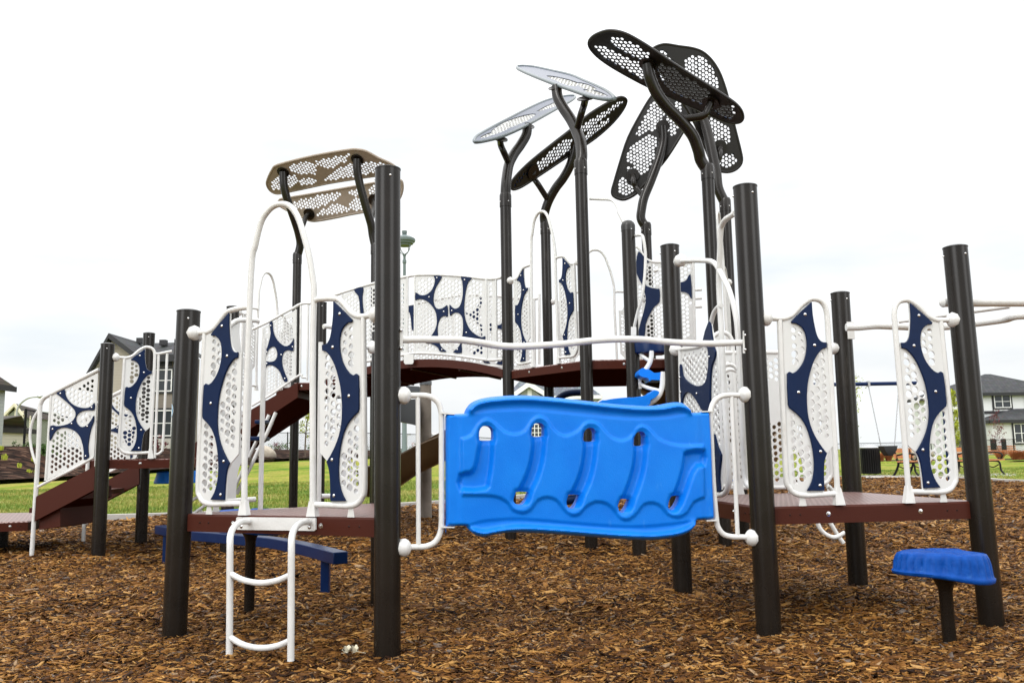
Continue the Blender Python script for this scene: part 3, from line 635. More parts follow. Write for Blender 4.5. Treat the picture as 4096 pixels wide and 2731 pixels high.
# ------------------------------------------------------------------ side of the right deck: hoops and climbing panel
A, B = P1, P4
mb = MB(); mb.tube(mV('O', [(1150,140),(1100,172),(1050,205),(1015,260),(1000,330),(990,560),(982,900)], A, B)+mV('P', [(565,60),(580,450),(605,850),(618,1080),(612,1170),(590,1215),(560,1230),(530,1232)], A, B), .016, 14)
mb.build('hoop_handrail', M['white'], PS)
mb = MB(); mb.tube(mV('O', [(590,636),(700,632),(860,635),(915,648),(960,690),(1020,800),(1080,920),(1130,1080),(1165,1250),(1180,1400)], A, B)+mV('P', [(705,200),(722,600),(735,950),(745,1090),(765,1150),(800,1180)], A, B), .0155, 14)
clamp(mb, onV('O', 575, 636, A, B), Vector((A[0]-B[0], A[1]-B[1], 0))*1.0); mb.build('hoop_handrail', M['white'], PS)
I4 = [(482,-130),(500,-20),(518,80),(530,110),(525,160),(503,215),(492,300),(488,430),(485,560),(455,570),(430,570),(400,520),(360,460),(320,425),(290,440),(272,480),(262,522),(250,230),(262,232),(272,300),(312,345),(370,378),(430,372),(460,330),(475,240),(478,160),(470,80),(430,40)]
I5 = [(520,755),(545,850),(575,918),(567,1000),(560,1100),(567,1192),(538,1190),(530,1000),(522,860)]
SH4 = [(252,100),(330,90),(400,78),(430,45),(482,-125),(500,-20),(530,110),(545,300),(560,600),(575,900),(567,1190),(330,1195),(270,1150),(262,522),(250,230)]
mb = MB()
mb.tube(mV('P', [(205,95),(260,90),(330,82),(400,66),(440,30),(470,-80),(500,-190),(535,-240),(560,-250)], A, B), .014, 12)
mb.tube(mV('P', [(238,95),(248,600),(262,1100),(280,1180),(340,1225),(430,1238),(560,1232)], A, B), .015, 12)
clamp(mb, onV('P', 195, 97, A, B), Vector((A[0]-B[0], A[1]-B[1], 0)))
cpn = mb.build('climbing_panel', M['white'], PS)
def px_plate(name, c, ol, holes_in, y0, y1, A, B, mt, parent, pitch=.045, r=.0165):
    O = st(ol, c, A, B, 0); H = hexholes(O, [smoothpoly(st(q, c, A, B, 0), 2) for q in holes_in], pitch, r, edge=.012, gap=.003) if holes_in is not None else []
    fx = wallfx(A, ang(A, B)); return plate(O, H, y0, y1, fx, seg=10).build(name, mt, parent)
px_plate('perforated_sheet', 'P', SH4, [I4, I5], -.004, .004, A, B, M['sheet'], cpn)
for q in (I4, I5):
    O = smoothpoly(st(q, 'P', A, B, 0), 2); plate(O, [], .006, .018, wallfx(A, ang(A, B))).build('navy_insert', M['navy'], cpn)
for x, y in ((257,312),(391,438),(263,428),(490,150),(532,950)):
    mb = MB(); q = onV('P', x, y, A, B); mb.ball((q.x-.02, q.y-.004, q.z), .008); mb.build('insert_bolt', M['bolt'], cpn)
A, B = P4, P3
mb = MB(); mb.tube(mV('H', [(-150,585),(60,583),(200,583)], A, B), .0148, 12); mb.tube(mV('H', [(-150,1352),(100,1352),(240,1350)], A, B), .0148, 12); wp_ = mb.build('guard_panel', M['white'], PS)
px_plate('perforated_sheet', 'H', [(-150,592),(215,592),(215,1342),(-150,1342)], [[(60,785),(170,785),(170,955),(60,955)]], -.004, .004, A, B, M['sheet'], wp_, .044, .0165)
# far guard panel seen between the posts
A, B = (1.30, 10.42), (2.5, 9.95)
mb = MB(); mb.tube(mV('F', [(330,250),(380,215),(410,240),(440,285),(475,306),(520,312),(600,312),(745,312)], A, B), .016, 10); mb.tube(mV('F', [(742,312),(752,800)], A, B), .017, 10, smooth=False)
for x in (0,): pass
fp = mb.build('guard_panel', M['white'], PS)
FI = [(400,245),(440,285),(465,312),(452,318),(432,325),(437,440),(470,470),(520,480),(532,485),(532,560),(500,590),(470,640),(445,700),(437,780),(400,780),(405,720),(425,650),(440,590),(445,530),(420,450),(390,390),(385,320)]
FI2 = [(625,440),(665,440),(700,425),(725,388),(735,540),(715,515),(690,500),(665,497),(640,470)]
px_plate('perforated_sheet', 'F', [(380,240),(400,245),(440,292),(475,314),(735,318),(745,800),(375,800)], [FI, FI2], -.004, .004, A, B, M['sheet'], fp, .05, .02)
for q in (FI, FI2): plate(smoothpoly(st(q, 'F', A, B, 0), 2), [], -.018, -.006, wallfx(A, ang(A, B))).build('navy_insert', M['navy'], fp)
# tube hand loops and the spiral pod climber
def tubes(name, items, mt='white', r=.014):
    for c, pts, Y in items:
        ys = Y if hasattr(Y, '__len__') else [Y]*len(pts); mb = MB()
        mb.tube([onY(c, x, y, yy) for (x, y), yy in zip(pts, ys)], r, 12); mb.build(name, M[mt], PS)
tubes('grab_bar', [('O', [(112,372),(150,368),(182,376),(198,440),(213,560),(213,680),(200,860),(170,1040),(130,1180),(92,1340)], [7.72,7.66,7.62,7.6,7.6,7.6,7.6,7.62,7.66,7.7])])
mb = MB(); q = [onY('O', x, y, 7.68) for x, y in ((62,1325),(118,1325),(118,1415),(62,1415))]; mb.add(q+[v+Vector((0,.006,0)) for v in q], [(0,1,2,3),(7,6,5,4),(0,4,5,1),(1,5,6,2),(2,6,7,3),(3,7,4,0)]); mb.build('grab_bar_flange', M['white'], PS)
tubes('overhead_brace', [('D', [(1000,1402),(1080,1405),(1160,1410),(1200,1440),(1240,1520),(1275,1600)], [8.3,8.2,8.05,7.95,7.85,7.78]), ('E', [(1908,-5),(1928,35),(1948,78)], [7.8,7.78,7.76])], r=.015)
tubes('spiral_pole', [('AB', [(555,120),(553,200),(548,260),(525,350),(480,440),(430,510)], 7.6), ('AB', [(800,560),(785,740),(778,850),(745,980),(690,1080),(600,1165),(480,1235)], 7.2)], r=.022)
tubes('spiral_arm', [('AB', [(322,180),(380,240),(450,290),(540,345)], [7.7,7.65,7.62,7.6]), ('AB', [(320,800),(380,850),(520,905),(740,955)], [7.7,7.5,7.35,7.22]), ('AB', [(330,175),(500,178),(780,180)], 7.95)], r=.017)
mb = MB(); q = [onY('AB', x, y, 7.66) for x, y in ((275,705),(345,700),(350,910),(288,912))]; mb.add(q+[v+Vector((0,.008,0)) for v in q], [(0,1,2,3),(7,6,5,4),(0,4,5,1),(1,5,6,2),(2,6,7,3),(3,7,4,0)]); mb.build('arm_flange', M['white'], PS)
def slab(name, c, poly, Y, th, mt, bev=.02):
    pts = [onY(c, x, y, Y) for x, y in poly]; O = [(p.x, p.z) for p in pts]
    return plate(smoothpoly(O, 3), [], Y-.001, Y+th, lambda s, t, y: (s, y, t)).build(name, M[mt], PS, bevel=bev)
slab('climber_step', 'AB', [(285,590),(300,530),(340,490),(400,480),(430,505),(500,510),(560,545),(620,580),(720,570),(830,560),(840,700),(740,735),(560,725),(520,755),(480,690),(380,670),(300,630)], 7.45, .28, 'blue')
slab('climber_step', 'AB', [(-760,1330),(-500,1160),(-420,1150),(-250,1120),(0,1095),(200,1090),(380,1060),(520,1010),(610,940),(720,985),(640,1090),(540,1150),(490,1260),(100,1330),(-400,1345)], 7.05, .30, 'blue')
mb = MB(); p = onY('AB', 540, 20, 7.75); mb.lathe((p.x, p.y, p.z-.075), (0,0,1), [(0,.001),(0,.15),(.01,.165),(.09,.17),(.13,.16),(.14,.001)], 28); mb.build('climber_step', M['navypaint'], PS)
tubes('ring_handle', [('F', [(935,960),(965,953),(995,962),(1018,985)], 5.3), ('F', [(938,998),(965,985),(995,988),(1012,996)], 5.5)], r=.012)
# low pods and climbers glimpsed behind
def pod(c, x0, x1, y0, y1, d, mt='blue'):
    a = onY(c, x0, y0, d); b = onY(c, x1, y1, d); cx = (a.x+b.x)/2; w = (b.x-a.x)/2; h = a.z-b.z
    mb = MB(); mb.lathe((cx, d, b.z), (0,0,1), [(0,.001),(0,w*.98),(.012,w),(h*.5,w*.93),(h*.9,w*.88),(h,w*.8),(h,.001)], 32); o = mb.build('step_pod', M[mt], PS)
    mb = MB(); mb.tube([(cx, d, -.2), (cx, d, b.z)], .032, 14, smooth=False); mb.build('pod_pole', M['post'], o)
pod('A', 888, 1145, 975, 1040, 10.3); pod('P', 560, 850, 1112, 1178, 8.9)
mb = MB()
mb.tube([onY('N', x, y, 9.9) for x, y in ((270,520),(180,730),(95,900),(0,1100),(-140,1370))], .022, 10); mb.tube([onY('N', x, y, 10.3) for x, y in ((200,545),(110,740),(20,920),(-160,1300))], .022, 10)
mb.tube([onY('Q', x, y, 8.9) for x, y in ((860,470),(760,545),(660,610),(560,680))], .017, 10); mb.tube([onY('Q', x, y, 9.0) for x, y in ((770,325),(700,365),(620,420))], .017, 10)
mb.tube([onY('Q', x, y, 9.2) for x, y in ((790,540),(808,570),(818,600))], .013, 10)
ic = mb.build('inclined_climber', M['white'], PS)
for k, (a, b) in enumerate((((100,630),(195,620)), ((60,790),(110,800)))):
    mb = MB(); p = onY('N', *a, 9.9); q = onY('N', *b, 10.3); mb.box(((p.x+q.x)/2, 10.1, (p.z+q.z)/2), (abs(q.x-p.x)+.1, .42, .045)); mb.build('climber_tread', M['navy'], ic, bevel=.012)
tubes('loop_climber', [('J', [(470,140),(490,280),(515,372),(545,422),(595,458),(650,466),(715,432)], 8.0), ('J', [(560,40),(590,90),(615,180)], 8.5), ('J', [(560,290),(610,365),(655,440),(705,512)], [8.25]*4)], r=.02)
tubes('arch_climber', [('F', [(848,900),(850,300),(853,120),(862,65),(875,60),(885,110),(892,300),(895,700)], 9.4)], r=.018)
tubes('side_bars', [('O', [(735,940),(800,936)], 9.2), ('O', [(735,1030),(800,1026)], 9.2), ('O', [(738,1118),(803,1113)], 9.2), ('E', [(1288,640),(1288,1188)], 10.4), ('O', [(300,745),(340,735),(350,740)], 8.1), ('AC', [(1035,835),(1060,860),(1090,905)], 6.6)], r=.016)
# navy arch ring below the upper deck
mb = MB(); cpt = [onY('U', x, y, 10.9) for x, y in ((1500,760),(1560,690),(1650,620),(1760,580),(1880,565),(2000,562))]
mb.tube(cpt, .045, 10); mb.build('navy_arch', M['navy'], PS); mb = MB(); mb.tube([onY('AA', x, y, 9.2) for x, y in ((700,360),(780,310),(860,285),(960,272),(1080,285))], .05, 10); mb.build('navy_arch', M['navy'], PS)
# ------------------------------------------------------------------ overhead ladder leaving to the right
ZO = 1.742
oz = lambda c, pts: [onZ(c, x, y, ZO) for x, y in pts]
a = onZ('H', 1112, 298, ZO)
railA = [Vector((a.x, a.y, ZO)), Vector((2.75, a.y+.02, ZO)), Vector((3.3, a.y+.05, ZO)), Vector((4.2, a.y+.0, ZO)), Vector((5.0, a.y-.2, ZO))]
b = onZ('H', 548, 440, ZO)
railB = oz('H', [(548,440),(620,438),(720,430),(840,434),(1000,440),(1150,433),(1300,415),(1450,394),(1562,372)]); railB += [railB[-1]+Vector((.5,.12,0)), railB[-1]+Vector((1.2,.3,0))]
mb = MB(); mb.tube(railA, .027, 16); mb.tube(railB, .0255, 14)
mb.lathe(railA[0], Vector((-1,0,0)), [(0,.027),(.012,.030),(.024,.022),(.032,.001)], 16)
ol = mb.build('overhead_ladder', M['white'], PS)
for (x0, y0), (x1, y1) in (((850,408),(1480,322)), ((1455,398),(2000,300))):
    p, q = onZ('H', x0, y0, ZO), onZ('H', x1, y1, ZO); q.y = max(q.y, a.y); mb = MB(); mb.tube([p, (p+q)/2+Vector((0,0,.0)), q], .0125, 12); mb.build('rung', M['white'], ol)
mb = MB(); p = onZ('H', 553, 448, ZO); P3v = Vector((P3[0], P3[1], 0)); mb.box((P3[0]+.045, P3[1]-.055, ZO-.0), (.05, .02, .12)); mb.build('rail_flange', M['white'], ol)
# ================================================================== SHADE CANOPIES
def leafplane(pts): (a, b, c) = pts; return a, (b-a).cross(c-a).normalized()
LOBES = [[(-.93,-.1),(-.86,.45),(-.68,.55),(-.58,.2),(-.66,-.35),(-.82,-.6)], [(-.62,.62),(-.40,.72),(-.12,.5),(-.05,.1),(-.2,-.1),(-.42,.05),(-.5,.3)],
 [(-.56,-.3),(-.42,-.15),(-.3,-.4),(-.12,-.78),(-.4,-.85),(-.55,-.7)], [(.0,.75),(.45,.78),(.62,.55),(.45,.3),(.2,.15),(.06,.4)],
 [(-.1,-.75),(.0,-.25),(.2,-.02),(.5,.15),(.7,.4),(.93,.3),(.9,-.1),(.72,-.35),(.6,-.2),(.5,-.5),(.3,-.8)], [(.66,-.5),(.8,-.6),(.93,-.35),(.85,-.25)]]
def canopy(c, T, B, C, outline, lobes, tipA, tipB, mt, rim, top, nm='shade canopy', flange=None, flip=1, rimr=.019):
    tp, bp = onY(c, *T), onY(c, *B); cc = onY(c, *C); P0, N = leafplane((tp, bp, cc))
    if N.z < 0: N = -N
    pa, pb = onP(c, *tipA, P0, N), onP(c, *tipB, P0, N); ctr = (pa+pb)/2; ea = (pb-pa).normalized(); eb = N.cross(ea)
    half = (pb-pa).length/2
    O3 = [onP(c, x, y, P0, N) for x, y in outline]; O = [((p-ctr).dot(ea), (p-ctr).dot(eb)) for p in O3]
    bw_ = max(abs(p[1]) for p in O); print(nm, 'len %.2f wid %.2f' % (half*2, max(p[1] for p in O)-min(p[1] for p in O)), 'N', tuple(round(v,2) for v in N))
    O = smoothpoly(O, 3); fx = lambda s, t, y: ctr+ea*s+eb*t+N*y
    mb = MB(); mb.tube([fx(s, t, .012) for s, t in O]+[fx(*O[0], .012)], rimr, 8, smooth=False, caps=False)
    o = mb.build('shade_canopy', M[rim], PS)
    ymax = max(p[1] for p in O); ymin = min(p[1] for p in O); ym = (ymax+ymin)/2; yh = (ymax-ymin)/2
    reg = []
    for q in lobes:
        z = [onP(c, x, y, P0, N) for x, y in q]; reg.append(smoothpoly([((p-ctr).dot(ea), (p-ctr).dot(eb)) for p in z], 2))
    H = hexholes(O, [], .0475, .0194, edge=.018, gap=0, jit=.12, region=reg)
    plate(O, H, 0, .008, fx, seg=9).build('perforated_plate', M[mt], o)
    if top:
        gr = []
        for q in reg:
            cx = sum(p[0] for p in q)/len(q); cy = sum(p[1] for p in q)/len(q); g2 = [(cx+(p[0]-cx)*1.06, cy+(p[1]-cy)*1.06) for p in q]
            if min(sdpoly(np.array([p[0] for p in g2]), np.array([p[1] for p in g2]), O)) > .01: gr.append(g2)
        plate(O, gr, .010, .018, fx).build('navy_top_sheet', M['navytop'], o)
    return tp, bp, N
def pole(xy, zc, path, tp, br, bp, N, flange=True, bend=None):
    x, y = xy; mb = MB(); mb.tube([(x, y, -.3), (x, y, zc)], RP*.98, 32, smooth=False)
    o = mb.build('canopy_post', M['post'], PS, ang=60)
    c = MB(); c.lathe((x, y, zc-.10), (0,0,1), [(0,RP*.95),(0,RP*1.06),(.135,RP*1.06),(.145,RP*1.0),(.16,RP*.93)], 32); c.build('collar', M['post'], o, ang=35)
    for k in range(4):
        s = MB(); an = -PI/2+.5+k*PI/2; s.ball((x+math.cos(an)*RP*1.06, y+math.sin(an)*RP*1.06, zc-.045), .008); s.build('collar_bolt', M['bolt'], o)
    cc, pts = path; n = len(pts); dy = tp.y-y
    P = [Vector((x, y, zc))]
    for i, (px_, py_) in enumerate(pts):
        f = ((i+1)/(n+1)); P.append(onY(cc, px_, py_, y+dy*f*f*(3-2*f)))
    P.append(tp-N*.01); mb = MB(); mb.tube(P, RP*.92, 20); mb.build('bent_pole', M['post'], o)
    if br:
        j = br[0]; a = P[j]; mid = [onY(cc, q[0], q[1], (a.y+bp.y)/2) for q in br[1]]
        mb = MB(); mb.tube([a]+mid+[bp-N*.01], .037, 14); mb.build('branch_pole', M['post'], o)
    for p_ in [tp]+([bp] if br else []): mb = MB(); mb.lathe(p_-N*.022, N, [(0,.001),(0,.09),(.01,.09),(.012,.001)], 20); mb.build('pole_flange', M['post'], o)
def zat(c, x, y, xy): return onY(c, x, y, xy[1]).z
# right-hand group over the hexagonal deck
tp, bp, N = canopy('D', (1455,345,8.0), (1950,645,8.15), (1500,262,7.84), [(1008,152),(1045,125),(1110,100),(1165,94),(1230,104),(1300,130),(1390,180),(1500,250),(1700,385),(1900,510),(2080,625),(2150,680),(2185,730),(2193,780),(2170,806),(2120,812),(2050,795),(1990,770),(1800,685),(1600,595),(1400,500),(1200,390),(1100,325),(1040,275),(1000,225),(990,185)], [[(1155,160),(1170,133),(1230,138),(1320,178),(1420,240),(1470,285),(1440,312),(1390,315),(1300,272),(1210,222)],[(1037,220),(1045,198),(1120,222),(1220,272),(1320,315),(1425,365),(1435,478),(1330,425),(1200,352),(1090,285)],[(1530,372),(1585,350),(1680,398),(1735,438),(1690,452),(1600,465),(1565,478)],[(1585,485),(1640,455),(1740,440),(1850,498),(1935,590),(1890,662),(1800,632),(1700,592),(1620,545)],[(1975,705),(2020,685),(2110,675),(2148,720),(2135,768),(2080,773),(2010,742)]], (1000,190), (2185,770), 'leafdark', 'leafdark', True, 'F1')
pole(U1, zat('D', 1870, 1180, U1), ('D', [(1868,1100),(1848,1020),(1800,900),(1700,780),(1600,680),(1520,570),(1470,450)]), tp, (4, [(1880,755),(1925,700)]), bp, N)
tp, bp, N = canopy('D', (1860,700,9.75), (2015,1000,9.86), (2080,640,9.77), [(1480,250),(1500,222),(1545,200),(1600,192),(1700,208),(1800,222),(1880,250),(1950,310),(2010,400),(2050,500),(2085,620),(2130,820),(2180,1020),(2192,1100),(2170,1150),(2120,1183),(2060,1190),(2000,1170),(1950,1100),(1890,960),(1800,760),(1700,600),(1580,430),(1490,320)], [[(1530,262),(1580,243),(1630,300),(1670,358),(1620,355),(1560,325)],[(1745,330),(1775,290),(1840,285),(1900,305),(1955,370),(1993,450),(2012,540),(1980,575),(1930,545),(1880,505),(1800,465),(1750,405)],[(1925,770),(1960,770),(2065,815),(2095,870),(2105,965),(2060,965),(1960,955),(1935,900)],[(2010,1122),(2040,1075),(2090,1045),(2145,1078),(2145,1122),(2090,1153),(2030,1148)]], (1540,200), (2130,1185), 'leafdark', 'leafdark', True, 'F2')
pole(U2, zat('D', 2010, 1440, U2), ('D', [(2005,1320),(1990,1200),(1965,1080),(1940,960),(1915,860),(1890,780)]), tp, (3, [(2000,1110),(2018,1050)]), bp, N)
tp, bp, N = canopy('D', (1570,840,10.72), (1335,1220,10.84), (1715,880,10.67), [(1640,470),(1560,510),(1480,600),(1400,730),(1300,920),(1240,1100),(1190,1270),(1172,1340),(1185,1380),(1240,1405),(1290,1400),(1360,1360),(1410,1305),(1500,1200),(1600,1080),(1720,890),(1790,760),(1830,640),(1800,540),(1730,480)], [[(1478,655),(1520,635),(1565,700),(1580,740),(1505,865),(1435,875),(1362,915),(1378,850),(1430,745)],[(1470,905),(1515,930),(1505,1060),(1475,1140),(1400,1222),(1370,1195),(1292,1195),(1286,1080),(1328,985),(1400,925)],[(1242,1235),(1278,1235),(1292,1288),(1345,1308),(1322,1352),(1250,1373),(1215,1330)],[(1598,770),(1660,660),(1700,635),(1724,700),(1693,850),(1640,900),(1597,840)]], (1700,470), (1215,1400), 'leafdark', 'leafdark', True, 'F3')
pole(U3, zat('F', 412, 95, U3), ('D', [(1400,1560),(1405,1480),(1425,1390),(1470,1280),(1520,1150),(1555,1040),(1575,940)]), tp, (3, [(1365,1320),(1342,1270)]), bp, N)
# left-hand group over the hexagonal deck
tp, bp, N = canopy('D', (735,520,8.75), (965,603,8.15), (850,450,9.05), [(432,376),(470,371),(560,378),(700,408),(850,443),(950,485),(1050,528),(1130,568),(1180,608),(1190,630),(1130,635),(1000,610),(860,562),(700,505),(560,450),(465,408),(432,388)], [[(485,380),(560,380),(650,398),(697,432),(640,437),(560,417)],[(665,406),(720,405),(850,442),(985,500),(880,498),(800,468)],[(665,452),(760,463),(890,500),(880,532),(800,517),(720,482)],[(900,505),(980,518),(1052,555),(1000,562),(930,542)],[(950,562),(1050,568),(1125,600),(1130,610),(1030,597)]], (432,380), (1188,632), 'sheet', 'rimgrey', True, 'F4')
pole(C2, zat('D', 940, 1140, C2), ('D', [(935,1060),(925,960),(895,870),(850,780),(790,690),(748,610)]), tp, (3, [(930,740),(952,670)]), bp, N)
tp, bp, N = canopy('D', (510,820,9.7), (295,920,9.1), (400,740,9.93), [(90,955),(110,922),(200,868),(350,788),(500,710),(650,642),(780,610),(860,602),(880,612),(850,640),(740,702),(600,780),(450,860),(300,925),(200,952),(110,968)], [[(140,932),(200,900),(355,860),(300,892),(180,932)],[(230,880),(330,810),(480,760),(565,753),(500,802),(380,852),(270,887)],[(390,777),(480,715),(625,683),(600,712),(500,752),(430,777)],[(580,727),(720,655),(742,680),(650,712)]], (92,962), (878,608), 'sheet', 'rimgrey', True, 'F5')
pole(C1, zat('D', 340, 1400, C1), ('D', [(340,1300),(348,1220),(365,1130),(405,1050),(455,980),(500,900)]), tp, (3, [(325,1040),(300,980)]), bp, N)
tp, bp, N = canopy('D', (880,985,10.35), (550,1190,10.1), (760,935,10.12), [(1290,640),(1270,613),(1230,611),(1150,650),(1000,742),(850,868),(700,985),(550,1105),(450,1200),(395,1268),(385,1305),(402,1330),(470,1308),(600,1225),(750,1125),(900,1025),(1050,925),(1180,810),(1260,710)], [[(393,1292),(440,1228),(525,1170),(502,1212),(450,1273),(408,1303)],[(570,1142),(640,1078),(800,945),(865,952),(853,1012),(720,1112),(585,1195)],[(935,832),(1100,728),(1240,636),(1254,655),(1120,762),(950,892),(930,860)],[(955,902),(1080,808),(1155,775),(1143,812),(1050,882),(965,950)]], (1285,620), (390,1322), 'leafdark', 'leafdark', True, 'F6', flip=-1)
pole(C4, zat('E', 1325, 110, C4), ('D', [(640,1560),(645,1510),(675,1420),(730,1320),(790,1240),(840,1150),(870,1060)]), tp, (3, [(600,1300),(560,1240)]), bp, N)
# pair over the far deck
tp, bp, N = canopy('C', (300,308,11.95), (963,193,11.5), (600,175,11.6), [(150,430),(158,375),(200,290),(250,250),(500,185),(700,145),(900,114),(970,115),(1040,130),(1150,190),(1250,235),(1310,280),(1330,330),(1290,330),(1100,352),(900,382),(700,415),(500,458),(300,500),(230,506),(180,480)], [[(190,468),(190,420),(230,368),(260,342),(330,342),(405,338),(424,390),(402,433),(330,443),(260,463)],[(340,262),(500,222),(573,238),(594,280),(578,328),(520,328),(460,328),(400,312)],[(446,402),(468,367),(548,367),(594,400),(540,418),(458,428)],[(581,214),(740,182),(884,152),(889,175),(840,218),(740,273),(660,278),(608,242)],[(670,378),(780,292),(900,242),(1000,232),(1100,227),(1225,243),(1202,273),(1120,313),(1010,338),(900,353),(700,388)]], (155,400), (1325,310), 'leaftaupe', 'leaftaupe', False, 'G1')
c1, c2 = (K1, K2)
pole(K1, zat('C', 455, 1070, K1), ('C', [(450,960),(435,860),(405,760),(370,660),(335,560),(305,440)]), tp, None, bp, N)
pole(K2, zat('C', 1098, 985, K2), ('C', [(1100,880),(1085,780),(1050,660),(1010,520),(975,380),(960,280)]), bp, None, bp, N)
tp2, bp2, N2 = canopy('C', (533,685,12.5), (1115,560,12.1), (700,500,12.25), [(250,592),(268,556),(330,545),(600,500),(900,447),(1120,408),(1260,385),(1340,385),(1362,410),(1362,480),(1330,560),(1270,620),(1100,655),(900,690),(750,722),(600,748),(530,745),(460,715),(350,665),(270,620)], [[(330,600),(385,578),(560,537),(720,507),(808,502),(770,552),(700,592),(600,628),(440,643),(390,622)],[(602,698),(650,648),(740,607),(832,607),(893,656),(800,673),(700,693)],[(887,490),(960,467),(993,510),(920,518)],[(882,592),(930,552),(992,567),(1013,642),(960,653),(898,632)],[(1066,482),(1110,437),(1180,437),(1243,460),(1222,522),(1120,533),(1072,512)],[(1088,590),(1180,577),(1204,620),(1110,643)]], (252,600), (1365,440), 'leaftaupe', 'leaftaupe', False, 'G2', flip=-1)
mb = MB(); a = onY('C', 440, 850, 12.22); mb.tube([a, onY('C', 475, 785, 12.3), onY('C', 500, 715, 12.42), tp2-N2*.01], .037, 14); mb.build('branch_pole', M['post'], PS); mb = MB(); mb.lathe(tp2-N2*.02, N2, [(0,.001),(0,.09),(.01,.09),(.012,.001)], 20)
mb.build('pole_flange', M['post'], PS); mb = MB(); a = onY('C', 1075, 760, 11.65); mb.tube([a, onY('C', 1105, 680, 11.8), bp2-N2*.01], .037, 14); mb.lathe(bp2-N2*.02, N2, [(0,.001),(0,.09),(.01,.09),(.012,.001)], 20)
mb.build('branch_pole', M['post'], PS)
# sticker on the front-left post
def onpost(cx, cy, r, a, z): return (cx+r*math.cos(a), cy+r*math.sin(a), z)
p = onY('R', 668, 947, PA[1]); zs = p.z; ac = math.radians(196); cxp = PA[0]+.012*zs
mb = MB()
def patch(mb, fx, rr, k, r0=0, n=28):
    vs = []; fs = []
    for i in range(n):
        a = 2*PI*i/n; vs.append(fx(rr*math.cos(a), rr*math.sin(a), k)); vs.append(fx(r0*math.cos(a), r0*math.sin(a), k))
    for i in range(n): j = (i+1)%n; fs.append((2*i, 2*j, 2*j+1, 2*i+1))
    mb.add(vs, fs)
sfx = lambda u, v, k: onpost(cxp, PA[1], RP+k, ac+u/RP, zs+v)
mb.k = 0; patch(mb, sfx, .040, .0012, .0005); mb.k = 1; patch(mb, sfx, .036, .0018, .031)
tc_ = bpy.data.curves.new('letters', 'FONT'); tc_.body = 'ME!'; tc_.size = .021; tc_.align_x = 'CENTER'; tc_.align_y = 'CENTER'
to = bpy.data.objects.new('letters', tc_); col.objects.link(to); bpy.context.view_layer.update()
tm = bpy.data.meshes.new_from_object(to.evaluated_get(bpy.context.evaluated_depsgraph_get()))
mb.add([sfx(v.co.x+.006, v.co.y, .0022) for v in tm.vertices], [tuple(f.vertices) for f in tm.polygons]); bpy.data.objects.remove(to)
pa_post = [o for o in PS.children if o.name.startswith('post')][0]
mb.build('sticker', [M['labelw'], M['label']], pa_post, smooth=False)
mb = MB(); sf2 = lambda u, v, k: onpost(cxp, PA[1], RP+k, ac-.02+u/RP, zs+v)
mb.k = 0; z0, z1 = onY('R', 670, 590, PA[1]).z-zs, onY('R', 680, 200, PA[1]).z-zs; n = 6
mb.add([sf2(-.045+.045*i/n, z, .0012) for z in (z0, z1) for i in range(n+1)], [(i, i+1, i+n+2, i+n+1) for i in range(n)])
z0, z1 = onY('R', 658, 860, PA[1]).z-zs, onY('R', 664, 615, PA[1]).z-zs; mb.k = 1
mb.add([sf2(-.05+.045*i/n, z, .0012) for z in (z0, z1) for i in range(n+1)], [(i, i+1, i+n+2, i+n+1) for i in range(n)])
mb.build('warning_label', [M['labelw'], M['label']], pa_post, smooth=False)
# ================================================================== FREE-STANDING PLAY PIECES
bb = onZ('J', 1508, 1270, 0); 
def stool(loc, label, h=.315, rot=0.0):
    r = empty('stepping_stool', loc, label, 'stool'); r['group'] = 'blue stepping stools on brown poles'
    mb = MB(); n = 128; prof = [(0,.96,0),(.004,1.0,0),(.016,1.015,0),(.020,.985,0),(.030,.975,.6),(.062,.955,1),(.080,.925,.5),(.094,.88,0),(.102,.80,0),(.106,.6,0),(.104,.3,0),(.103,.02,0)]
    vs = []; fs = []
    for j, (z, k, fl) in enumerate(prof):
        for i in range(n):
            a = 2*PI*i/n; rx, ry = .232, .165
            rad = 1-.07*math.exp(-((a-4.40)/.10)**2)*(1 if j > 3 else .3)-.10*math.exp(-((a-1.75)/.3)**2)
            fl_ = -.085*fl*(.5+.5*math.cos(a*30))**3
            x = rx*math.cos(a)*k*(rad+fl_)-.01; y = ry*math.sin(a)*k*(rad+fl_)*(1+.16*math.cos(a))
            dz = 0
            if j > 7:
                q = ((x-.07)/.125)**2+((y-.0)/.11)**2; dz = -.022*max(0, 1-q)**.5 if q < 1 else 0
                g_ = abs(x+.015+y*.25); dz -= .010*math.exp(-(g_/.010)**2)
            vs.append((loc[0]+x, loc[1]+y, h+z*1.22+dz-.022*math.tanh(x*9)*(1-z/.106)-.010))
    for j in range(len(prof)-1):
        for i in range(n): fs.append((j*n+i, j*n+(i+1)%n, (j+1)*n+(i+1)%n, (j+1)*n+i))
    fs.append(tuple(range(n))[::-1]); fs.append(tuple((len(prof)-1)*n+i for i in range(n)))
    mb.add(vs, fs); mb.build('seat', M['stool'], r, ang=60)
    mb = MB(); mb.lathe((loc[0], loc[1], -.2), (0,0,1), [(0,.031),(.2+h-.075,.031),(.2+h-.05,.036),(.2+h-.02,.052),(.2+h-.002,.064)], 22); mb.build('pole', M['post'], r)
    return r
s_ = stool((bb.x, bb.y, 0), 'royal blue fluted stepping stool on thin brown pole at right front')
stool((-1.606, 5.28, 0), 'stepping stool mostly hidden behind the left brown deck, thin pole showing beneath', h=.50)
bm_ = empty('balance_beam', tuple(Vector((-2.1, 6.4, 0))), 'curved navy painted balance beam low behind the left deck', 'balance beam')
pts = [onZ('I', x, y, .305) for x, y in ((172,375),(400,415),(600,432),(840,452),(1000,466),(1145,488),(1320,524),(1535,578))]
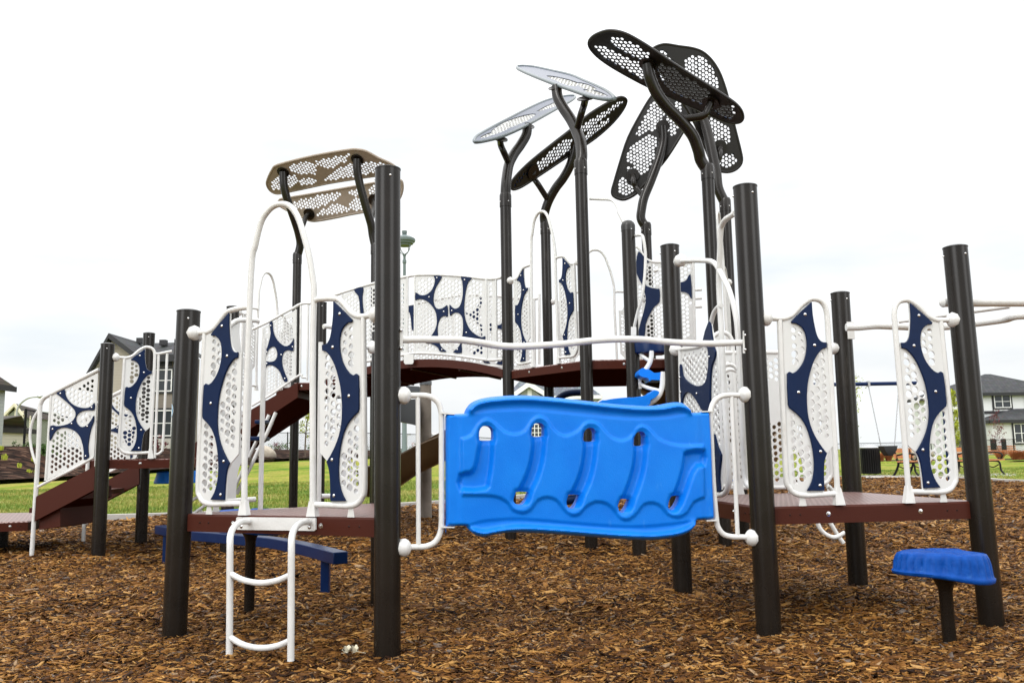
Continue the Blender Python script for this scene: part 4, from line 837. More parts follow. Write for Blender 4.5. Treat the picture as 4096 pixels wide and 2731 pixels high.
q = smoothpoly([(p.x, p.y) for p in pts], 4, closed=False); L_, R__ = [], []
for i, (x, y) in enumerate(q):
    a, b = q[max(i-1,0)], q[min(i+1,len(q)-1)]; dx, dy = b[0]-a[0], b[1]-a[1]; d = math.hypot(dx, dy); L_.append((x-dy/d*.05, y+dx/d*.05)); R__.append((x+dy/d*.05, y-dx/d*.05))
mb = MB(); n = len(q); vs = []; fs = []
for i in range(n): vs += [(*L_[i], .305), (*R__[i], .305), (*R__[i], .225), (*L_[i], .225)]
for i in range(n-1):
    for k in range(4): fs.append((4*i+k, 4*i+(k+1)%4, 4*i+4+(k+1)%4, 4*i+4+k))
mb.add(vs, fs+[(0,1,2,3),(4*n-1,4*n-2,4*n-3,4*n-4)]); mb.build('beam', M['navypaint'], bm_, ang=30, bevel=.006)
for i in (1, n-3):
    mb = MB(); mb.box((q[i][0], q[i][1], .0), (.058, .058, .45)); mb.build('leg', M['navypaint'], bm_, smooth=False, bevel=.005)
# spiral slide with weathered post
sl = empty('spiral_slide', (-1.27, 12.4, 0), 'bronze spiral slide around a weathered grey post behind the front deck', 'slide')
mb = MB(); mb.tube([(-1.27, 12.4, -.3), (-1.27, 12.4, onY('V', 230, 215, 12.4).z)], .082, 24, smooth=False); mb.build('slide_post', M['wood'], sl, ang=60)
zt = onY('V', 230, 215, 12.4).z; mb = MB(); mb.lathe((-1.27, 12.4, zt-.002), (0,0,1), [(0,.09),(.05,.09),(.075,.075),(.09,.04),(.093,.001)], 24); mb.build('post_cap', M['greyplate'], sl)
def trough(pts, R, w, up, name, mt, parent, thick=.02):
    mb = MB(); Ps = [Vector(p) for p in pts]; n = len(Ps); sec = [(-1,.95),(-.92,.45),(-.7,.12),(-.3,0),(.3,0),(.7,.12),(.92,.45),(1,.95)]
    vs = []; fs = []; m_ = len(sec)
    for lay in (0, 1):
        for i in range(n):
            t = (Ps[min(i+1,n-1)]-Ps[max(i-1,0)]); t.z *= .3; t.normalize(); sd = t.cross(Vector((0,0,1))).normalized()
            for (a, b) in sec: vs.append(Ps[i]+sd*a*w*(1+lay*thick/w)+Vector((0,0,b*up-lay*thick)))
    for lay in (0, 1):
        o = lay*n*m_
        for i in range(n-1):
            for k in range(m_-1): f = (o+i*m_+k, o+i*m_+k+1, o+(i+1)*m_+k+1, o+(i+1)*m_+k); fs.append(f if not lay else f[::-1])
    o = n*m_
    for i in range(n-1): fs.append((i*m_, (i+1)*m_, o+(i+1)*m_, o+i*m_)); k = m_-1; fs.append((i*m_+k, o+i*m_+k, o+(i+1)*m_+k, (i+1)*m_+k))
    mb.add(vs, fs); return mb.build(name, M[mt], parent, ang=50)
cx, cy = -1.27, 12.4; hel = []
for i in range(41):
    th = math.radians(60-i*10.5); z = 1.62-i*.040; hel.append((cx+.55*math.cos(th), cy+.55*math.sin(th), z))
trough([tuple(v) for v in (onY('V',560,870,12.0), onY('V',370,960,11.9), onY('V',190,1050,11.85), onY('V',12,1165,11.85), onY('V',-120,1240,11.9), onY('V',-260,1280,12.1))], 0, .27, .40, 'slide_bed', 'slide', sl)
mb = MB(); mb.tube([onY('V',270,860,12.5), onY('V',300,790,12.5), onY('V',350,770,12.5), onY('V',420,800,12.6), onY('V',520,880,12.7)], .15, 16); mb.build('slide_elbow', M['silver'], sl)
mb = MB(); q = [onY('V', x, y, 12.0) for x, y in ((-60,365),(148,350),(150,605),(80,585),(-60,560))]; mb.add(q+[v+Vector((0,.5,0)) for v in q], [(0,1,2,3,4),(9,8,7,6,5)]+[(i,(i+1)%5,5+(i+1)%5,5+i) for i in range(5)]); mb.build('slide_hood', M['greyplate'], sl)
mb = MB(); q = [onY('V', x, y, 12.35) for x, y in ((-40,215),(186,230),(186,285),(-40,280))]; mb.add(q+[v+Vector((0,.1,0)) for v in q], [(0,1,2,3),(7,6,5,4),(0,4,5,1),(1,5,6,2),(2,6,7,3),(3,7,4,0)]); mb.build('slide_beam', M['greyplate'], sl)
# brown slide off the hexagonal deck
s2 = empty('curved_slide', (2.4, 9.2, 0), 'brown curved slide trough beside the right deck behind the white bars', 'slide')
hel = []
for i in range(25):
    th = math.radians(150-i*9); hel.append((2.02+.42*math.cos(th)+i*.004, 9.3+.75*math.sin(th), 1.62-i*.040))
trough(hel, 0, .34, .42, 'slide_bed', 'slide', s2)
mb = MB(); mb.tube([(2.35, 8.9, -.2), (2.35, 8.9, .8)], .05, 14, smooth=False); mb.build('slide_post', M['post'], s2)
# scrap of frayed white rag on the chips
rg = onZ('I', 1612, 1332, .02); mb = MB(); vs = []; fs = []
for i in range(12):
    for j in range(7): vs.append((rg.x+(i-5.5)*.006+rng.normal(0,.0015), rg.y+(j-3)*.006, .03+.010*math.sin(i*1.1+j)+.008*rng.random()+.01*math.cos(j*1.7)))
for i in range(11):
    for j in range(6): fs.append((i*7+j, (i+1)*7+j, (i+1)*7+j+1, i*7+j+1))
mb.add(vs, fs)
for k in range(5):
    a = vs[rng.integers(0, len(vs))]; mb.tube([a, (a[0]+rng.normal(0,.01), a[1]-.01, a[2]-.004), (a[0]+rng.normal(0,.018), a[1]-.02, .022)], .0008, 4, sub=2)
tag(mb.build('rag', M['cream'], None), 'small frayed white rag lying on wood chips near the front ladder', 'rag')
# ================================================================== SETTING
TH_K = [-.8, -.576, -.417, -.269, -.128, .10, .25, 1.0]
YB = [30, 33, 45, 55, 58, 60, 60, 60]; ZB = [.10, .12, .27, .72, .78, .12, .08, .08]; YT = [40, 42, 54, 62, 66, 68, 70, 70]; ZT = [1.6, 1.56, 1.5, 1.37, 1.2, .25, .15, .15]
def H(x, y):
    x = np.asarray(x, float); y = np.asarray(y, float); yy = np.maximum(y, 1.); th = x/yy
    yb, zb, yt, zt = (np.interp(th, TH_K, k) for k in (YB, ZB, YT, ZT))
    t1 = np.clip((y-16)/(yb-16), 0, 1); z = .045+(zb-.045)*t1*t1*(3-2*t1)*.5+(zb-.045)*t1*.5
    t2 = np.clip((y-yb)/(yt-yb), 0, 1); z = z+(zt-zb)*(t2*t2*(3-2*t2)); 
    return z-np.clip((y-160)/600, 0, 1)*1.2*zt
def site(px, Y, y=1040): p = onY('u', px, y, Y); return p.x
edge = [onZ('u', x, y, .05) for x, y in ((0,1192),(120,1190),(240,1187),(380,1183),(560,1176),(740,1168),(925,1159))]
edge += [onZ('u', x, y, .05) for x, y in ((1120,1146),(1350,1128),(1560,1112),(1740,1101),(1870,1096),(1980,1094.5),(2120,1096),(2240,1098.5),(2352,1105))]
e0 = [(-14, 3), (-13.2, 9), (-11.2, 12)]; pit = e0+[(p.x, p.y) for p in edge]+[(15.5, 17), (18, 12), (18, -4), (-14, -4)]
pit = smoothpoly(pit, 4, keep=(0, len(pit)-2, len(pit)-1))
bp_ = lambda L_: smoothpoly([(site(px, Y), Y) for px, Y in L_], 3)
BED1 = bp_([(-160,33),(50,33.5),(200,37),(330,43),(480,50),(600,54.5),(700,56),(830,57.5),(1010,59),(1010,67),(800,66),(600,63),(360,57),(100,47),(-200,45)])
BED2 = bp_([(1960,50),(2080,48),(2330,46),(2420,46),(2420,49.5),(2200,51),(1960,54)])
# lawn sheet out to the horizon with the pit left open
V_ = [Vector(p) for p in [(-1500,-60),(1500,-60),(1500,1800),(-1500,1800)]]; E_ = [(0,1),(1,2),(2,3),(3,0)]; o0 = 4
V_ += [Vector(p) for p in pit]; E_ += [(o0+i, o0+(i+1)%len(pit)) for i in range(len(pit))]
ys = [-30,-15,-4]+[4+i*2. for i in range(40)]+[86*1.12**i for i in range(26)]
for y in ys:
    for k in range(-34, 35):
        th = k/34*1.15; x = th*(max(y, 12)+12)
        V_.append(Vector((x, y)))
arr = np.array([(v.x, v.y) for v in V_[4+len(pit):]]); okp = sdpoly(arr[:,0], arr[:,1], pit) < -.3
V_ = V_[:4+len(pit)]+[v for v, k in zip(V_[4+len(pit):], okp) if k and v.y < 1750 and abs(v.x) < 1450]
vo, eo, fo, ov, _, _ = geometry.delaunay_2d_cdt(V_, E_, [], 0, 1e-6)
cs = np.array([[(vo[a].x+vo[b].x+vo[c].x)/3, (vo[a].y+vo[b].y+vo[c].y)/3] for a, b, c in fo]); okf = sdpoly(cs[:,0], cs[:,1], pit) < 0
zz = H([v.x for v in vo], [v.y for v in vo])
vx_, vy_ = np.array([v.x for v in vo]), np.array([v.y for v in vo])
for q in (BED1, BED2): zz = zz-.5*(sdpoly(vx_, vy_, q) > .4)
mb = MB(); mb.add([(v.x, v.y, z) for v, z in zip(vo, zz)], [tuple(f) for f, k in zip(fo, okf) if k])
def grass_mat():
    m, nt, b, N, L = nodes('lawn'); b.inputs['Roughness'].default_value = .95; b.inputs['Specular IOR Level'].default_value = .1
    tc = N('ShaderNodeTexCoord'); n1 = N('ShaderNodeTexNoise'); n1.inputs['Scale'].default_value = .35; n1.inputs['Detail'].default_value = 8; n1.inputs['Roughness'].default_value = .7
    mp = N('ShaderNodeMapping'); mp.inputs['Scale'].default_value = (1, .7, 1); L(tc.outputs['Object'], mp.inputs[0]); L(mp.outputs[0], n1.inputs['Vector'])
    r = ramp(nt, [(.36,(.085,.165,.012)),(.46,(.17,.225,.022)),(.56,(.27,.255,.05)),(.68,(.36,.31,.10))]); L(n1.outputs['Fac'], r.inputs[0])
    n2 = N('ShaderNodeTexNoise'); n2.inputs['Scale'].default_value = 9; n2.inputs['Detail'].default_value = 6; L(tc.outputs['Object'], n2.inputs['Vector'])
    r2 = ramp(nt, [(.3,(.5,.5,.5)),(.7,(1.3,1.3,1.2))]); L(n2.outputs['Fac'], r2.inputs[0])
    mx = N('ShaderNodeMix'); mx.data_type = 'RGBA'; mx.blend_type = 'MULTIPLY'; mx.inputs[0].default_value = 1; L(r.outputs[0], mx.inputs[6]); L(r2.outputs[0], mx.inputs[7]); L(mx.outputs[2], b.inputs['Base Color'])
    bp = N('ShaderNodeBump'); bp.inputs['Strength'].default_value = .8; bp.inputs['Distance'].default_value = .08; L(n2.outputs['Fac'], bp.inputs['Height']); L(bp.outputs[0], b.inputs['Normal'])
    return m
M['grass'] = grass_mat()
tag(mb.build('ground', M['grass'], None, ang=80), kind='structure')
def mulch_mat(name, cols, scale=28, bumpd=.02):
    m, nt, b, N, L = nodes(name); b.inputs['Roughness'].default_value = .9; b.inputs['Specular IOR Level'].default_value = .05
    tc = N('ShaderNodeTexCoord'); mp = N('ShaderNodeMapping'); mp.inputs['Scale'].default_value = (.55, 1, 1); L(tc.outputs['Object'], mp.inputs[0])
    v = N('ShaderNodeTexVoronoi'); v.inputs['Scale'].default_value = scale; v.inputs['Randomness'].default_value = 1; L(mp.outputs[0], v.inputs['Vector'])
    sx = N('ShaderNodeSeparateColor'); L(v.outputs['Color'], sx.inputs[0]); r = ramp(nt, cols); L(sx.outputs[0], r.inputs[0])
    n = N('ShaderNodeTexNoise'); n.inputs['Scale'].default_value = .8; n.inputs['Detail'].default_value = 5; L(tc.outputs['Object'], n.inputs['Vector'])
    r2 = ramp(nt, [(.35,(.7,.7,.7)),(.65,(1.15,1.12,1.1))]); L(n.outputs['Fac'], r2.inputs[0])
    mx = N('ShaderNodeMix'); mx.data_type = 'RGBA'; mx.blend_type = 'MULTIPLY'; mx.inputs[0].default_value = 1; L(r.outputs[0], mx.inputs[6]); L(r2.outputs[0], mx.inputs[7]); L(mx.outputs[2], b.inputs['Base Color'])
    bp = N('ShaderNodeBump'); bp.inputs['Strength'].default_value = 1; bp.inputs['Distance'].default_value = bumpd; L(sx.outputs[1], bp.inputs['Height']); L(bp.outputs[0], b.inputs['Normal'])
    return m
CH_COL = [(0,(.024,.010,.004)),(.22,(.052,.021,.006)),(.45,(.10,.041,.011)),(.66,(.165,.071,.018)),(.84,(.25,.12,.036)),(.95,(.37,.22,.09)),(1,(.18,.14,.11))]
M['mulch'] = mulch_mat('wood_chip_bed', CH_COL)
M['darkmulch'] = mulch_mat('dark_bark_mulch', [(0,(.006,.0035,.0025)),(.5,(.020,.010,.007)),(.85,(.055,.028,.018)),(1,(.13,.08,.055))], 5, .12)
_r = np.random.default_rng(5); BUMPS = [(_r.uniform(-8, 8), _r.uniform(3, 14), _r.uniform(.25, .7), _r.uniform(-.03, .035)) for _ in range(60)]
BUMPS += [(-.45, 3.95, .35, -.03), (-1.45, 3.9, .4, -.035), (-1.6, 5.2, .28, .03), (2.5, 4.62, .32, -.045), (1.28, 4.4, .28, -.025), (-1.84, 4.65, .3, -.03), (1.9, 5.1, .5, .03), (-3.9, 8.0, .6, .04), (-3.0, 5.6, .5, .03)]
def hump(x, y):
    x = np.asarray(x, float); y = np.asarray(y, float)
    z = 0
    for a, b, s, h in BUMPS: z = z+h*np.exp(-((x-a)**2+(y-b)**2)/s**2)
    return z+.018*np.sin(x*1.7+.6)*np.sin(y*1.3+.4)+.012*np.sin(x*3.9+y*2.1)+.008*np.sin(x*7.3-y*5.1)
V_ = [Vector(p) for p in pit]; E_ = [(i, (i+1)%len(pit)) for i in range(len(pit))]
gx = np.arange(-14, 19, .33); gy = np.arange(-4, 30, .33); pts = np.array([(a, b) for a in gx for b in gy]); okp = sdpoly(pts[:,0], pts[:,1], pit) > .15
V_ += [Vector(p) for p in pts[okp]]
vo, eo, fo, ov, _, _ = geometry.delaunay_2d_cdt(V_, E_, [], 0, 1e-6)
cs = np.array([[(vo[a].x+vo[b].x+vo[c].x)/3, (vo[a].y+vo[b].y+vo[c].y)/3] for a, b, c in fo]); okf = sdpoly(cs[:,0], cs[:,1], pit) > 0
mb = MB(); zz = hump([v.x for v in vo], [v.y for v in vo])-.012; mb.add([(v.x, v.y, z) for v, z in zip(vo, zz)], [tuple(f) for f, k in zip(fo, okf) if k])
tag(mb.build('wood_chip_ground', M['mulch'], None, ang=80), kind='structure')
# kerb round the pit
mb = MB(); n = len(pit); vs = []; fs = []
for i in range(n):
    a, b = Vector(pit[i-1]), Vector(pit[(i+1)%n]); d = (b-a).normalized(); nn = Vector((-d.y, d.x)); p = Vector(pit[i]); q = p+nn*.17
    if sdpoly(np.array([q.x]), np.array([q.y]), pit)[0] > 0: q = p-nn*.17
    vs += [(p.x, p.y, -.05), (p.x, p.y, .085), (q.x, q.y, .085), (q.x, q.y, -.02)]
for i in range(n):
    j = (i+1)%n
    for k in range(3): fs.append((4*i+k, 4*j+k, 4*j+k+1, 4*i+k+1))
mb.add(vs, fs); tag(mb.build('kerb', M['concrete'], None, ang=30), kind='structure')
# loose chips
def chips(name, bands, label=None):
    Vs = []; Rn = []
    for (y0, y1, dens, L0) in bands:
        area = (y1**2-y0**2)/2*1.34+(y1-y0)*.8; n = int(area*dens)
        y = np.sqrt(rng.uniform(y0**2, y1**2, n)); x = rng.uniform(-1, 1, n)*(y*.67+.4)
        k = sdpoly(x, y, pit) > .02; x, y = x[k], y[k]; n = len(x)
        l = L0*rng.lognormal(0, .42, n)*.5; w = l*rng.uniform(.16, .42, n); t = w*rng.uniform(.12, .3, n)
        l = np.minimum(l, L0*1.15)
        yaw = rng.normal(.15, .75, n)+(rng.random(n) < .3)*rng.uniform(0, PI, n); pit_ = rng.normal(0, .22, n); rol = rng.normal(0, .40, n)
        z = hump(x, y)+rng.uniform(-.004, .026, n)*(L0/.04)
        cy_, sy_, cp_, sp_, cr_, sr_ = np.cos(yaw), np.sin(yaw), np.cos(pit_), np.sin(pit_), np.cos(rol), np.sin(rol)
        ax = np.stack([cy_*cp_, sy_*cp_, sp_], 1); bx = np.stack([-sy_*cr_, cy_*cr_, sr_], 1); cx = np.cross(ax, bx)
        tp = rng.uniform(.35, 1, (n, 2)); sk = rng.normal(0, .35, (n, 2)); P = np.stack([x, y, z], 1); out = []
        for a in (-1, 1):
            for b in (-1, 1):
                for c in (-1, 1):
                    ww = w*(tp[:,0] if a < 0 else tp[:,1]); ll = l*a+w*b*(sk[:,0] if a < 0 else sk[:,1])
                    out.append(P+ax*ll[:,None]+bx*(b*ww)[:,None]+cx*(c*t)[:,None])
        Vs.append(np.stack(out, 1).reshape(-1, 3)); Rn.append(np.repeat(rng.random(n), 8))
    Vt = np.concatenate(Vs); Rt = np.concatenate(Rn); n = len(Vt)//8
    fq = np.array([(0,1,3,2),(4,6,7,5),(0,4,5,1),(2,3,7,6),(1,5,7,3)]); Fq = (np.arange(n)[:,None,None]*8+fq[None]).reshape(-1, 4)
    me = bpy.data.meshes.new(name); me.vertices.add(len(Vt)); me.vertices.foreach_set('co', Vt.astype(np.float32).ravel())
    me.loops.add(Fq.size); me.loops.foreach_set('vertex_index', Fq.astype(np.int32).ravel()); me.polygons.add(len(Fq))
    me.polygons.foreach_set('loop_start', np.arange(0, Fq.size, 4, dtype=np.int32)); me.update(calc_edges=True)
    at = me.attributes.new('rnd', 'FLOAT', 'POINT'); at.data.foreach_set('value', Rt.astype(np.float32))
    o = bpy.data.objects.new(name, me); col.objects.link(o); print(name, n); return o
def chip_mat():
    m, nt, b, N, L = nodes('wood_chips'); b.inputs['Roughness'].default_value = .62; b.inputs['Specular IOR Level'].default_value = .12
    a = N('ShaderNodeAttribute'); a.attribute_name = 'rnd'
    r = ramp(nt, [(0,(.010,.004,.0017)),(.17,(.036,.014,.004)),(.38,(.095,.038,.0085)),(.60,(.168,.071,.0145)),(.79,(.275,.128,.028)),(.92,(.45,.25,.075)),(.97,(.28,.19,.11)),(1,(.13,.105,.09))]); L(a.outputs['Fac'], r.inputs[0])
    tc = N('ShaderNodeTexCoord'); n = N('ShaderNodeTexNoise'); n.inputs['Scale'].default_value = 120; n.inputs['Detail'].default_value = 3; L(tc.outputs['Object'], n.inputs['Vector'])
    r2 = ramp(nt, [(.3,(.6,.6,.6)),(.7,(1.2,1.2,1.2))]); L(n.outputs['Fac'], r2.inputs[0])
    n3 = N('ShaderNodeTexNoise'); n3.inputs['Scale'].default_value = 1.1; n3.inputs['Detail'].default_value = 3; L(tc.outputs['Object'], n3.inputs['Vector'])
    r3 = ramp(nt, [(.35,(.8,.78,.78)),(.65,(1.15,1.12,1.1))]); L(n3.outputs['Fac'], r3.inputs[0])
    mx = N('ShaderNodeMix'); mx.data_type = 'RGBA'; mx.blend_type = 'MULTIPLY'; mx.inputs[0].default_value = 1; L(r.outputs[0], mx.inputs[6]); L(r2.outputs[0], mx.inputs[7])
    mx2 = N('ShaderNodeMix'); mx2.data_type = 'RGBA'; mx2.blend_type = 'MULTIPLY'; mx2.inputs[0].default_value = 1; L(mx.outputs[2], mx2.inputs[6]); L(r3.outputs[0], mx2.inputs[7]); L(mx2.outputs[2], b.inputs['Base Color'])
    return m
M['chips'] = chip_mat()
o = chips('wood_chips', [(2.7, 5, 9500, .031), (5, 8, 5400, .036), (8, 13, 2000, .052), (13, 19, 950, .062), (19, 27, 420, .078)])
o.data.materials.append(M['chips']); tag(o, 'loose brown wood chips covering the playground floor', 'wood chips', kind='stuff')
# grass blades near the kerb
def blades(name, n, y0, y1, xf, hh, mt, seed):
    r = np.random.default_rng(seed); y = r.uniform(y0, y1, n)**1; x = r.uniform(xf[0], xf[1], n)*y; k = sdpoly(x, y, pit) < -.17; x, y = x[k], y[k]; n = len(x)
    z = H(x, y); a = r.uniform(0, 2*PI, n); h = hh*r.uniform(.5, 1.2, n); w = .006+.0006*y; lx, ly = r.normal(0, .025, n), r.normal(0, .025, n)
    V = np.stack([np.stack([x-np.cos(a)*w, y-np.sin(a)*w, z-.01], 1), np.stack([x+np.cos(a)*w, y+np.sin(a)*w, z-.01], 1), np.stack([x+lx, y+ly, z+h], 1)], 1).reshape(-1, 3)
    me = bpy.data.meshes.new(name); me.from_pydata(V.tolist(), [], np.arange(3*n).reshape(-1, 3).tolist()); at = me.attributes.new('rnd', 'FLOAT', 'POINT'); at.data.foreach_set('value', np.repeat(r.random(n), 3).astype(np.float32))
    me.materials.append(mt); o = bpy.data.objects.new(name, me); col.objects.link(o); return o
def blade_mat():
    m, nt, b, N, L = nodes('grass_blades'); b.inputs['Roughness'].default_value = .7
    a = N('ShaderNodeAttribute'); a.attribute_name = 'rnd'; r = ramp(nt, [(0,(.065,.15,.01)),(.45,(.15,.22,.02)),(.75,(.28,.265,.05)),(1,(.42,.36,.13))])
    tc = N('ShaderNodeTexCoord'); n1 = N('ShaderNodeTexNoise'); n1.inputs['Scale'].default_value = .35; n1.inputs['Detail'].default_value = 8; L(tc.outputs['Object'], n1.inputs['Vector'])
    mt = N('ShaderNodeMath'); mt.operation = 'MULTIPLY_ADD'; L(a.outputs['Fac'], mt.inputs[0]); mt.inputs[1].default_value = .55
    s = N('ShaderNodeMapRange'); s.inputs[1].default_value = .35; s.inputs[2].default_value = .68; s.inputs[3].default_value = -.05; s.inputs[4].default_value = .6; L(n1.outputs['Fac'], s.inputs[0]); L(s.outputs[0], mt.inputs[2])
    L(mt.outputs[0], r.inputs[0]); L(r.outputs[0], b.inputs['Base Color']); return m
M['blade'] = blade_mat()
tag(blades('grass', 90000, 11.5, 26, (-.72, .02), .055, M['blade'], 3), 'short patchy lawn grass beyond the kerb', 'grass', kind='stuff')
tag(blades('grass', 26000, 21, 34, (.2, .68), .05, M['blade'], 4), 'short lawn grass around the park benches', 'grass', kind='stuff')
def drape(name, poly, mt, dz=.03, step=1.5, kind='structure'):
    V_ = [Vector(p) for p in poly]; E_ = [(i, (i+1)%len(poly)) for i in range(len(poly))]
    xs = [p[0] for p in poly]; ys = [p[1] for p in poly]; g_ = np.array([(a, b) for a in np.arange(min(xs), max(xs), step) for b in np.arange(min(ys), max(ys), step)])
    V_ += [Vector(p) for p in g_[sdpoly(g_[:,0], g_[:,1], poly) > .2]]; vo, _, fo, _, _, _ = geometry.delaunay_2d_cdt(V_, E_, [], 0, 1e-6)
    cs = np.array([[(vo[a].x+vo[b].x+vo[c].x)/3, (vo[a].y+vo[b].y+vo[c].y)/3] for a, b, c in fo]); k = sdpoly(cs[:,0], cs[:,1], poly) > 0
    z = H([v.x for v in vo], [v.y for v in vo])+dz; mb = MB(); mb.add([(v.x, v.y, zz) for v, zz in zip(vo, z)], [tuple(f) for f, q in zip(fo, k) if q]); return tag(mb.build(name, mt, None, ang=80), kind=kind)
drape('mulch_bed', BED1, M['darkmulch'], .16, 1.0)
drape('mulch_bed', BED2, M['darkmulch'], .12, 1.0)
drape('earth_mound', bp_([(1975,84),(2010,82),(2060,82),(2085,84),(2030,87)]), mat('red_earth', (.11,.05,.032), .95, .1, noise=(1,.8,(.09,.05,.035))), .5)
# concrete pad under the benches
drape('bench_pad', [(site(1985,25.6),25.6),(site(2330,25.2),25.2),(site(2330,27.6),27.6),(site(1985,28),28)], M['concrete'], .012, .8)
# ------------------------------------------------------------------ world and sun
w = bpy.data.worlds.new('World'); sc.world = w; w.use_nodes = True; nt = w.node_tree; bg = nt.nodes['Background']; N = nt.nodes.new; L = nt.links.new
EL, AZ = math.radians(48), math.radians(-35)
sky = N('ShaderNodeTexSky'); sky.sky_type = 'NISHITA'; sky.sun_disc = False; sky.sun_elevation = EL; sky.sun_rotation = AZ; sky.air_density = 1; sky.dust_density = 3
tc = N('ShaderNodeTexCoord'); sx = N('ShaderNodeSeparateXYZ'); L(tc.outputs['Generated'], sx.inputs[0])
mp = N('ShaderNodeMapping'); mp.inputs['Scale'].default_value = (1.3, 1.3, 5); L(tc.outputs['Generated'], mp.inputs[0])
n1 = N('ShaderNodeTexNoise'); n1.inputs['Scale'].default_value = 2.6; n1.inputs['Detail'].default_value = 7; L(mp.outputs[0], n1.inputs['Vector'])
# overcast luminance: brighter to the zenith, soft cloud banks near the horizon
r = ramp(nt, [(.0,(.93,.97,.99)),(.05,(.97,1.0,1.02)),(.14,(1.04,1.06,1.07)),(.36,(1.13,1.14,1.15)),(.6,(2.2,2.2,2.2)),(1,(2.9,2.9,2.9))]); L(sx.outputs['Z'], r.inputs[0])
r2 = ramp(nt, [(.32,(.88,.92,.95)),(.47,(1,1,1)),(.7,(1.12,1.12,1.12))]); L(n1.outputs['Fac'], r2.inputs[0])
mx = N('ShaderNodeMix'); mx.data_type = 'RGBA'; mx.blend_type = 'MULTIPLY'; mx.inputs[0].default_value = 1; L(r.outputs[0], mx.inputs[6]); L(r2.outputs[0], mx.inputs[7])
ms = N('ShaderNodeMix'); ms.data_type = 'RGBA'; ms.blend_type = 'MULTIPLY'; ms.inputs[0].default_value = 1; L(sky.outputs[0], ms.inputs[6]); ms.inputs[7].default_value = (.10,.10,.10,1)
mm = N('ShaderNodeMix'); mm.data_type = 'RGBA'; mm.inputs[0].default_value = .93; L(ms.outputs[2], mm.inputs[6]); L(mx.outputs[2], mm.inputs[7])
for (dx, dy, dz, lo, hi, amp) in ((-.62,-.72,.30,.93,.995,3.6),(.70,-.66,.28,.94,.995,2.6)):      # bright lobes added to the sky behind the camera, for highlight streaks on the posts
    d = N('ShaderNodeVectorMath'); d.operation = 'DOT_PRODUCT'; L(tc.outputs['Generated'], d.inputs[0]); d.inputs[1].default_value = Vector((dx,dy,dz)).normalized()
    g1 = N('ShaderNodeMapRange'); g1.interpolation_type = 'SMOOTHSTEP'; g1.inputs[1].default_value = lo; g1.inputs[2].default_value = hi; g1.inputs[3].default_value = 0; g1.inputs[4].default_value = amp; L(d.outputs['Value'], g1.inputs[0])
    ad = N('ShaderNodeMix'); ad.data_type = 'RGBA'; ad.blend_type = 'ADD'; ad.inputs[0].default_value = 1; L(mm.outputs[2], ad.inputs[6]); L(g1.outputs[0], ad.inputs[7]); mm = ad
L(mm.outputs[2], bg.inputs['Color']); bg.inputs['Strength'].default_value = 1.0
sl_ = bpy.data.lights.new('sun', 'SUN'); sl_.energy = 1.0; sl_.angle = math.radians(18); sl_.color = (1,.97,.93)
so = bpy.data.objects.new('sun', sl_); col.objects.link(so)
sd = Vector((math.sin(-AZ)*math.cos(EL)*-1, math.cos(AZ)*math.cos(EL)*-1, math.sin(EL)))   # towards the sun: behind and to the left of the camera
so.rotation_euler = sd.to_track_quat('Z', 'Y').to_euler(); so.location = (0, -5, 30)
vs_ = sc.view_settings; vs_.view_transform = 'Standard'; vs_.look = 'None'; vs_.exposure = 0; vs_.gamma = 1
sc.cycles.max_bounces = 8; sc.cycles.transparent_max_bounces = 12
# ================================================================== BEYOND THE PLAYGROUND
def zg(x, y): return float(H(x, y))
def rectwall(mb, c, x0, x1, y0, y1, Y, th=.1):
    a = onY(c, x0, y0, Y); b = onY(c, x1, y1, Y); mb.box(((a.x+b.x)/2, Y+th/2, (a.z+b.z)/2), (abs(b.x-a.x), th, abs(a.z-b.z)))
def window(root, c, x0, x1, y0, y1, Y, frame='trimw', surround=None, cols=2, rows=2, name='window'):
    a = onY(c, x0, y0, Y); b = onY(c, x1, y1, Y); cx, cz, w_, h_ = (a.x+b.x)/2, (a.z+b.z)/2, abs(b.x-a.x), abs(a.z-b.z)
    mb = MB(); f = .07
    for s in (-1, 1): mb.box((cx+s*(w_/2-f/2), Y-.04, cz), (f, .08, h_)); mb.box((cx, Y-.04, cz+s*(h_/2-f/2)), (w_-2*f, .08, f))
    for k in range(1, cols): mb.box((cx-w_/2+w_*k/cols, Y-.035, cz), (.06, .05, h_-2*f))
    for k in range(1, rows): mb.box((cx, Y-.03, cz-h_/2+h_*k/rows), (w_-2*f, .05, .05))
    o = mb.build(name, M[frame], root, smooth=False)
    g_ = MB(); g_.box((cx, Y-.015, cz), (w_-2*f, .01, h_-2*f)); g_.build('pane', M['glass'], o, smooth=False)
    if surround:
        s_ = MB(); q = .14
        for s in (-1, 1): s_.box((cx+s*(w_/2+q/2), Y-.03, cz), (q, .06, h_+2*q)); s_.box((cx, Y-.03, cz+s*(h_/2+q/2)), (w_, .06, q))
        s_.build('surround', M[surround], o, smooth=False)
    return o
def P(c, x, y, Y): return onY(c, x, y, Y)
def poly3(mb, pts): mb.add(pts, [tuple(range(len(pts)))])
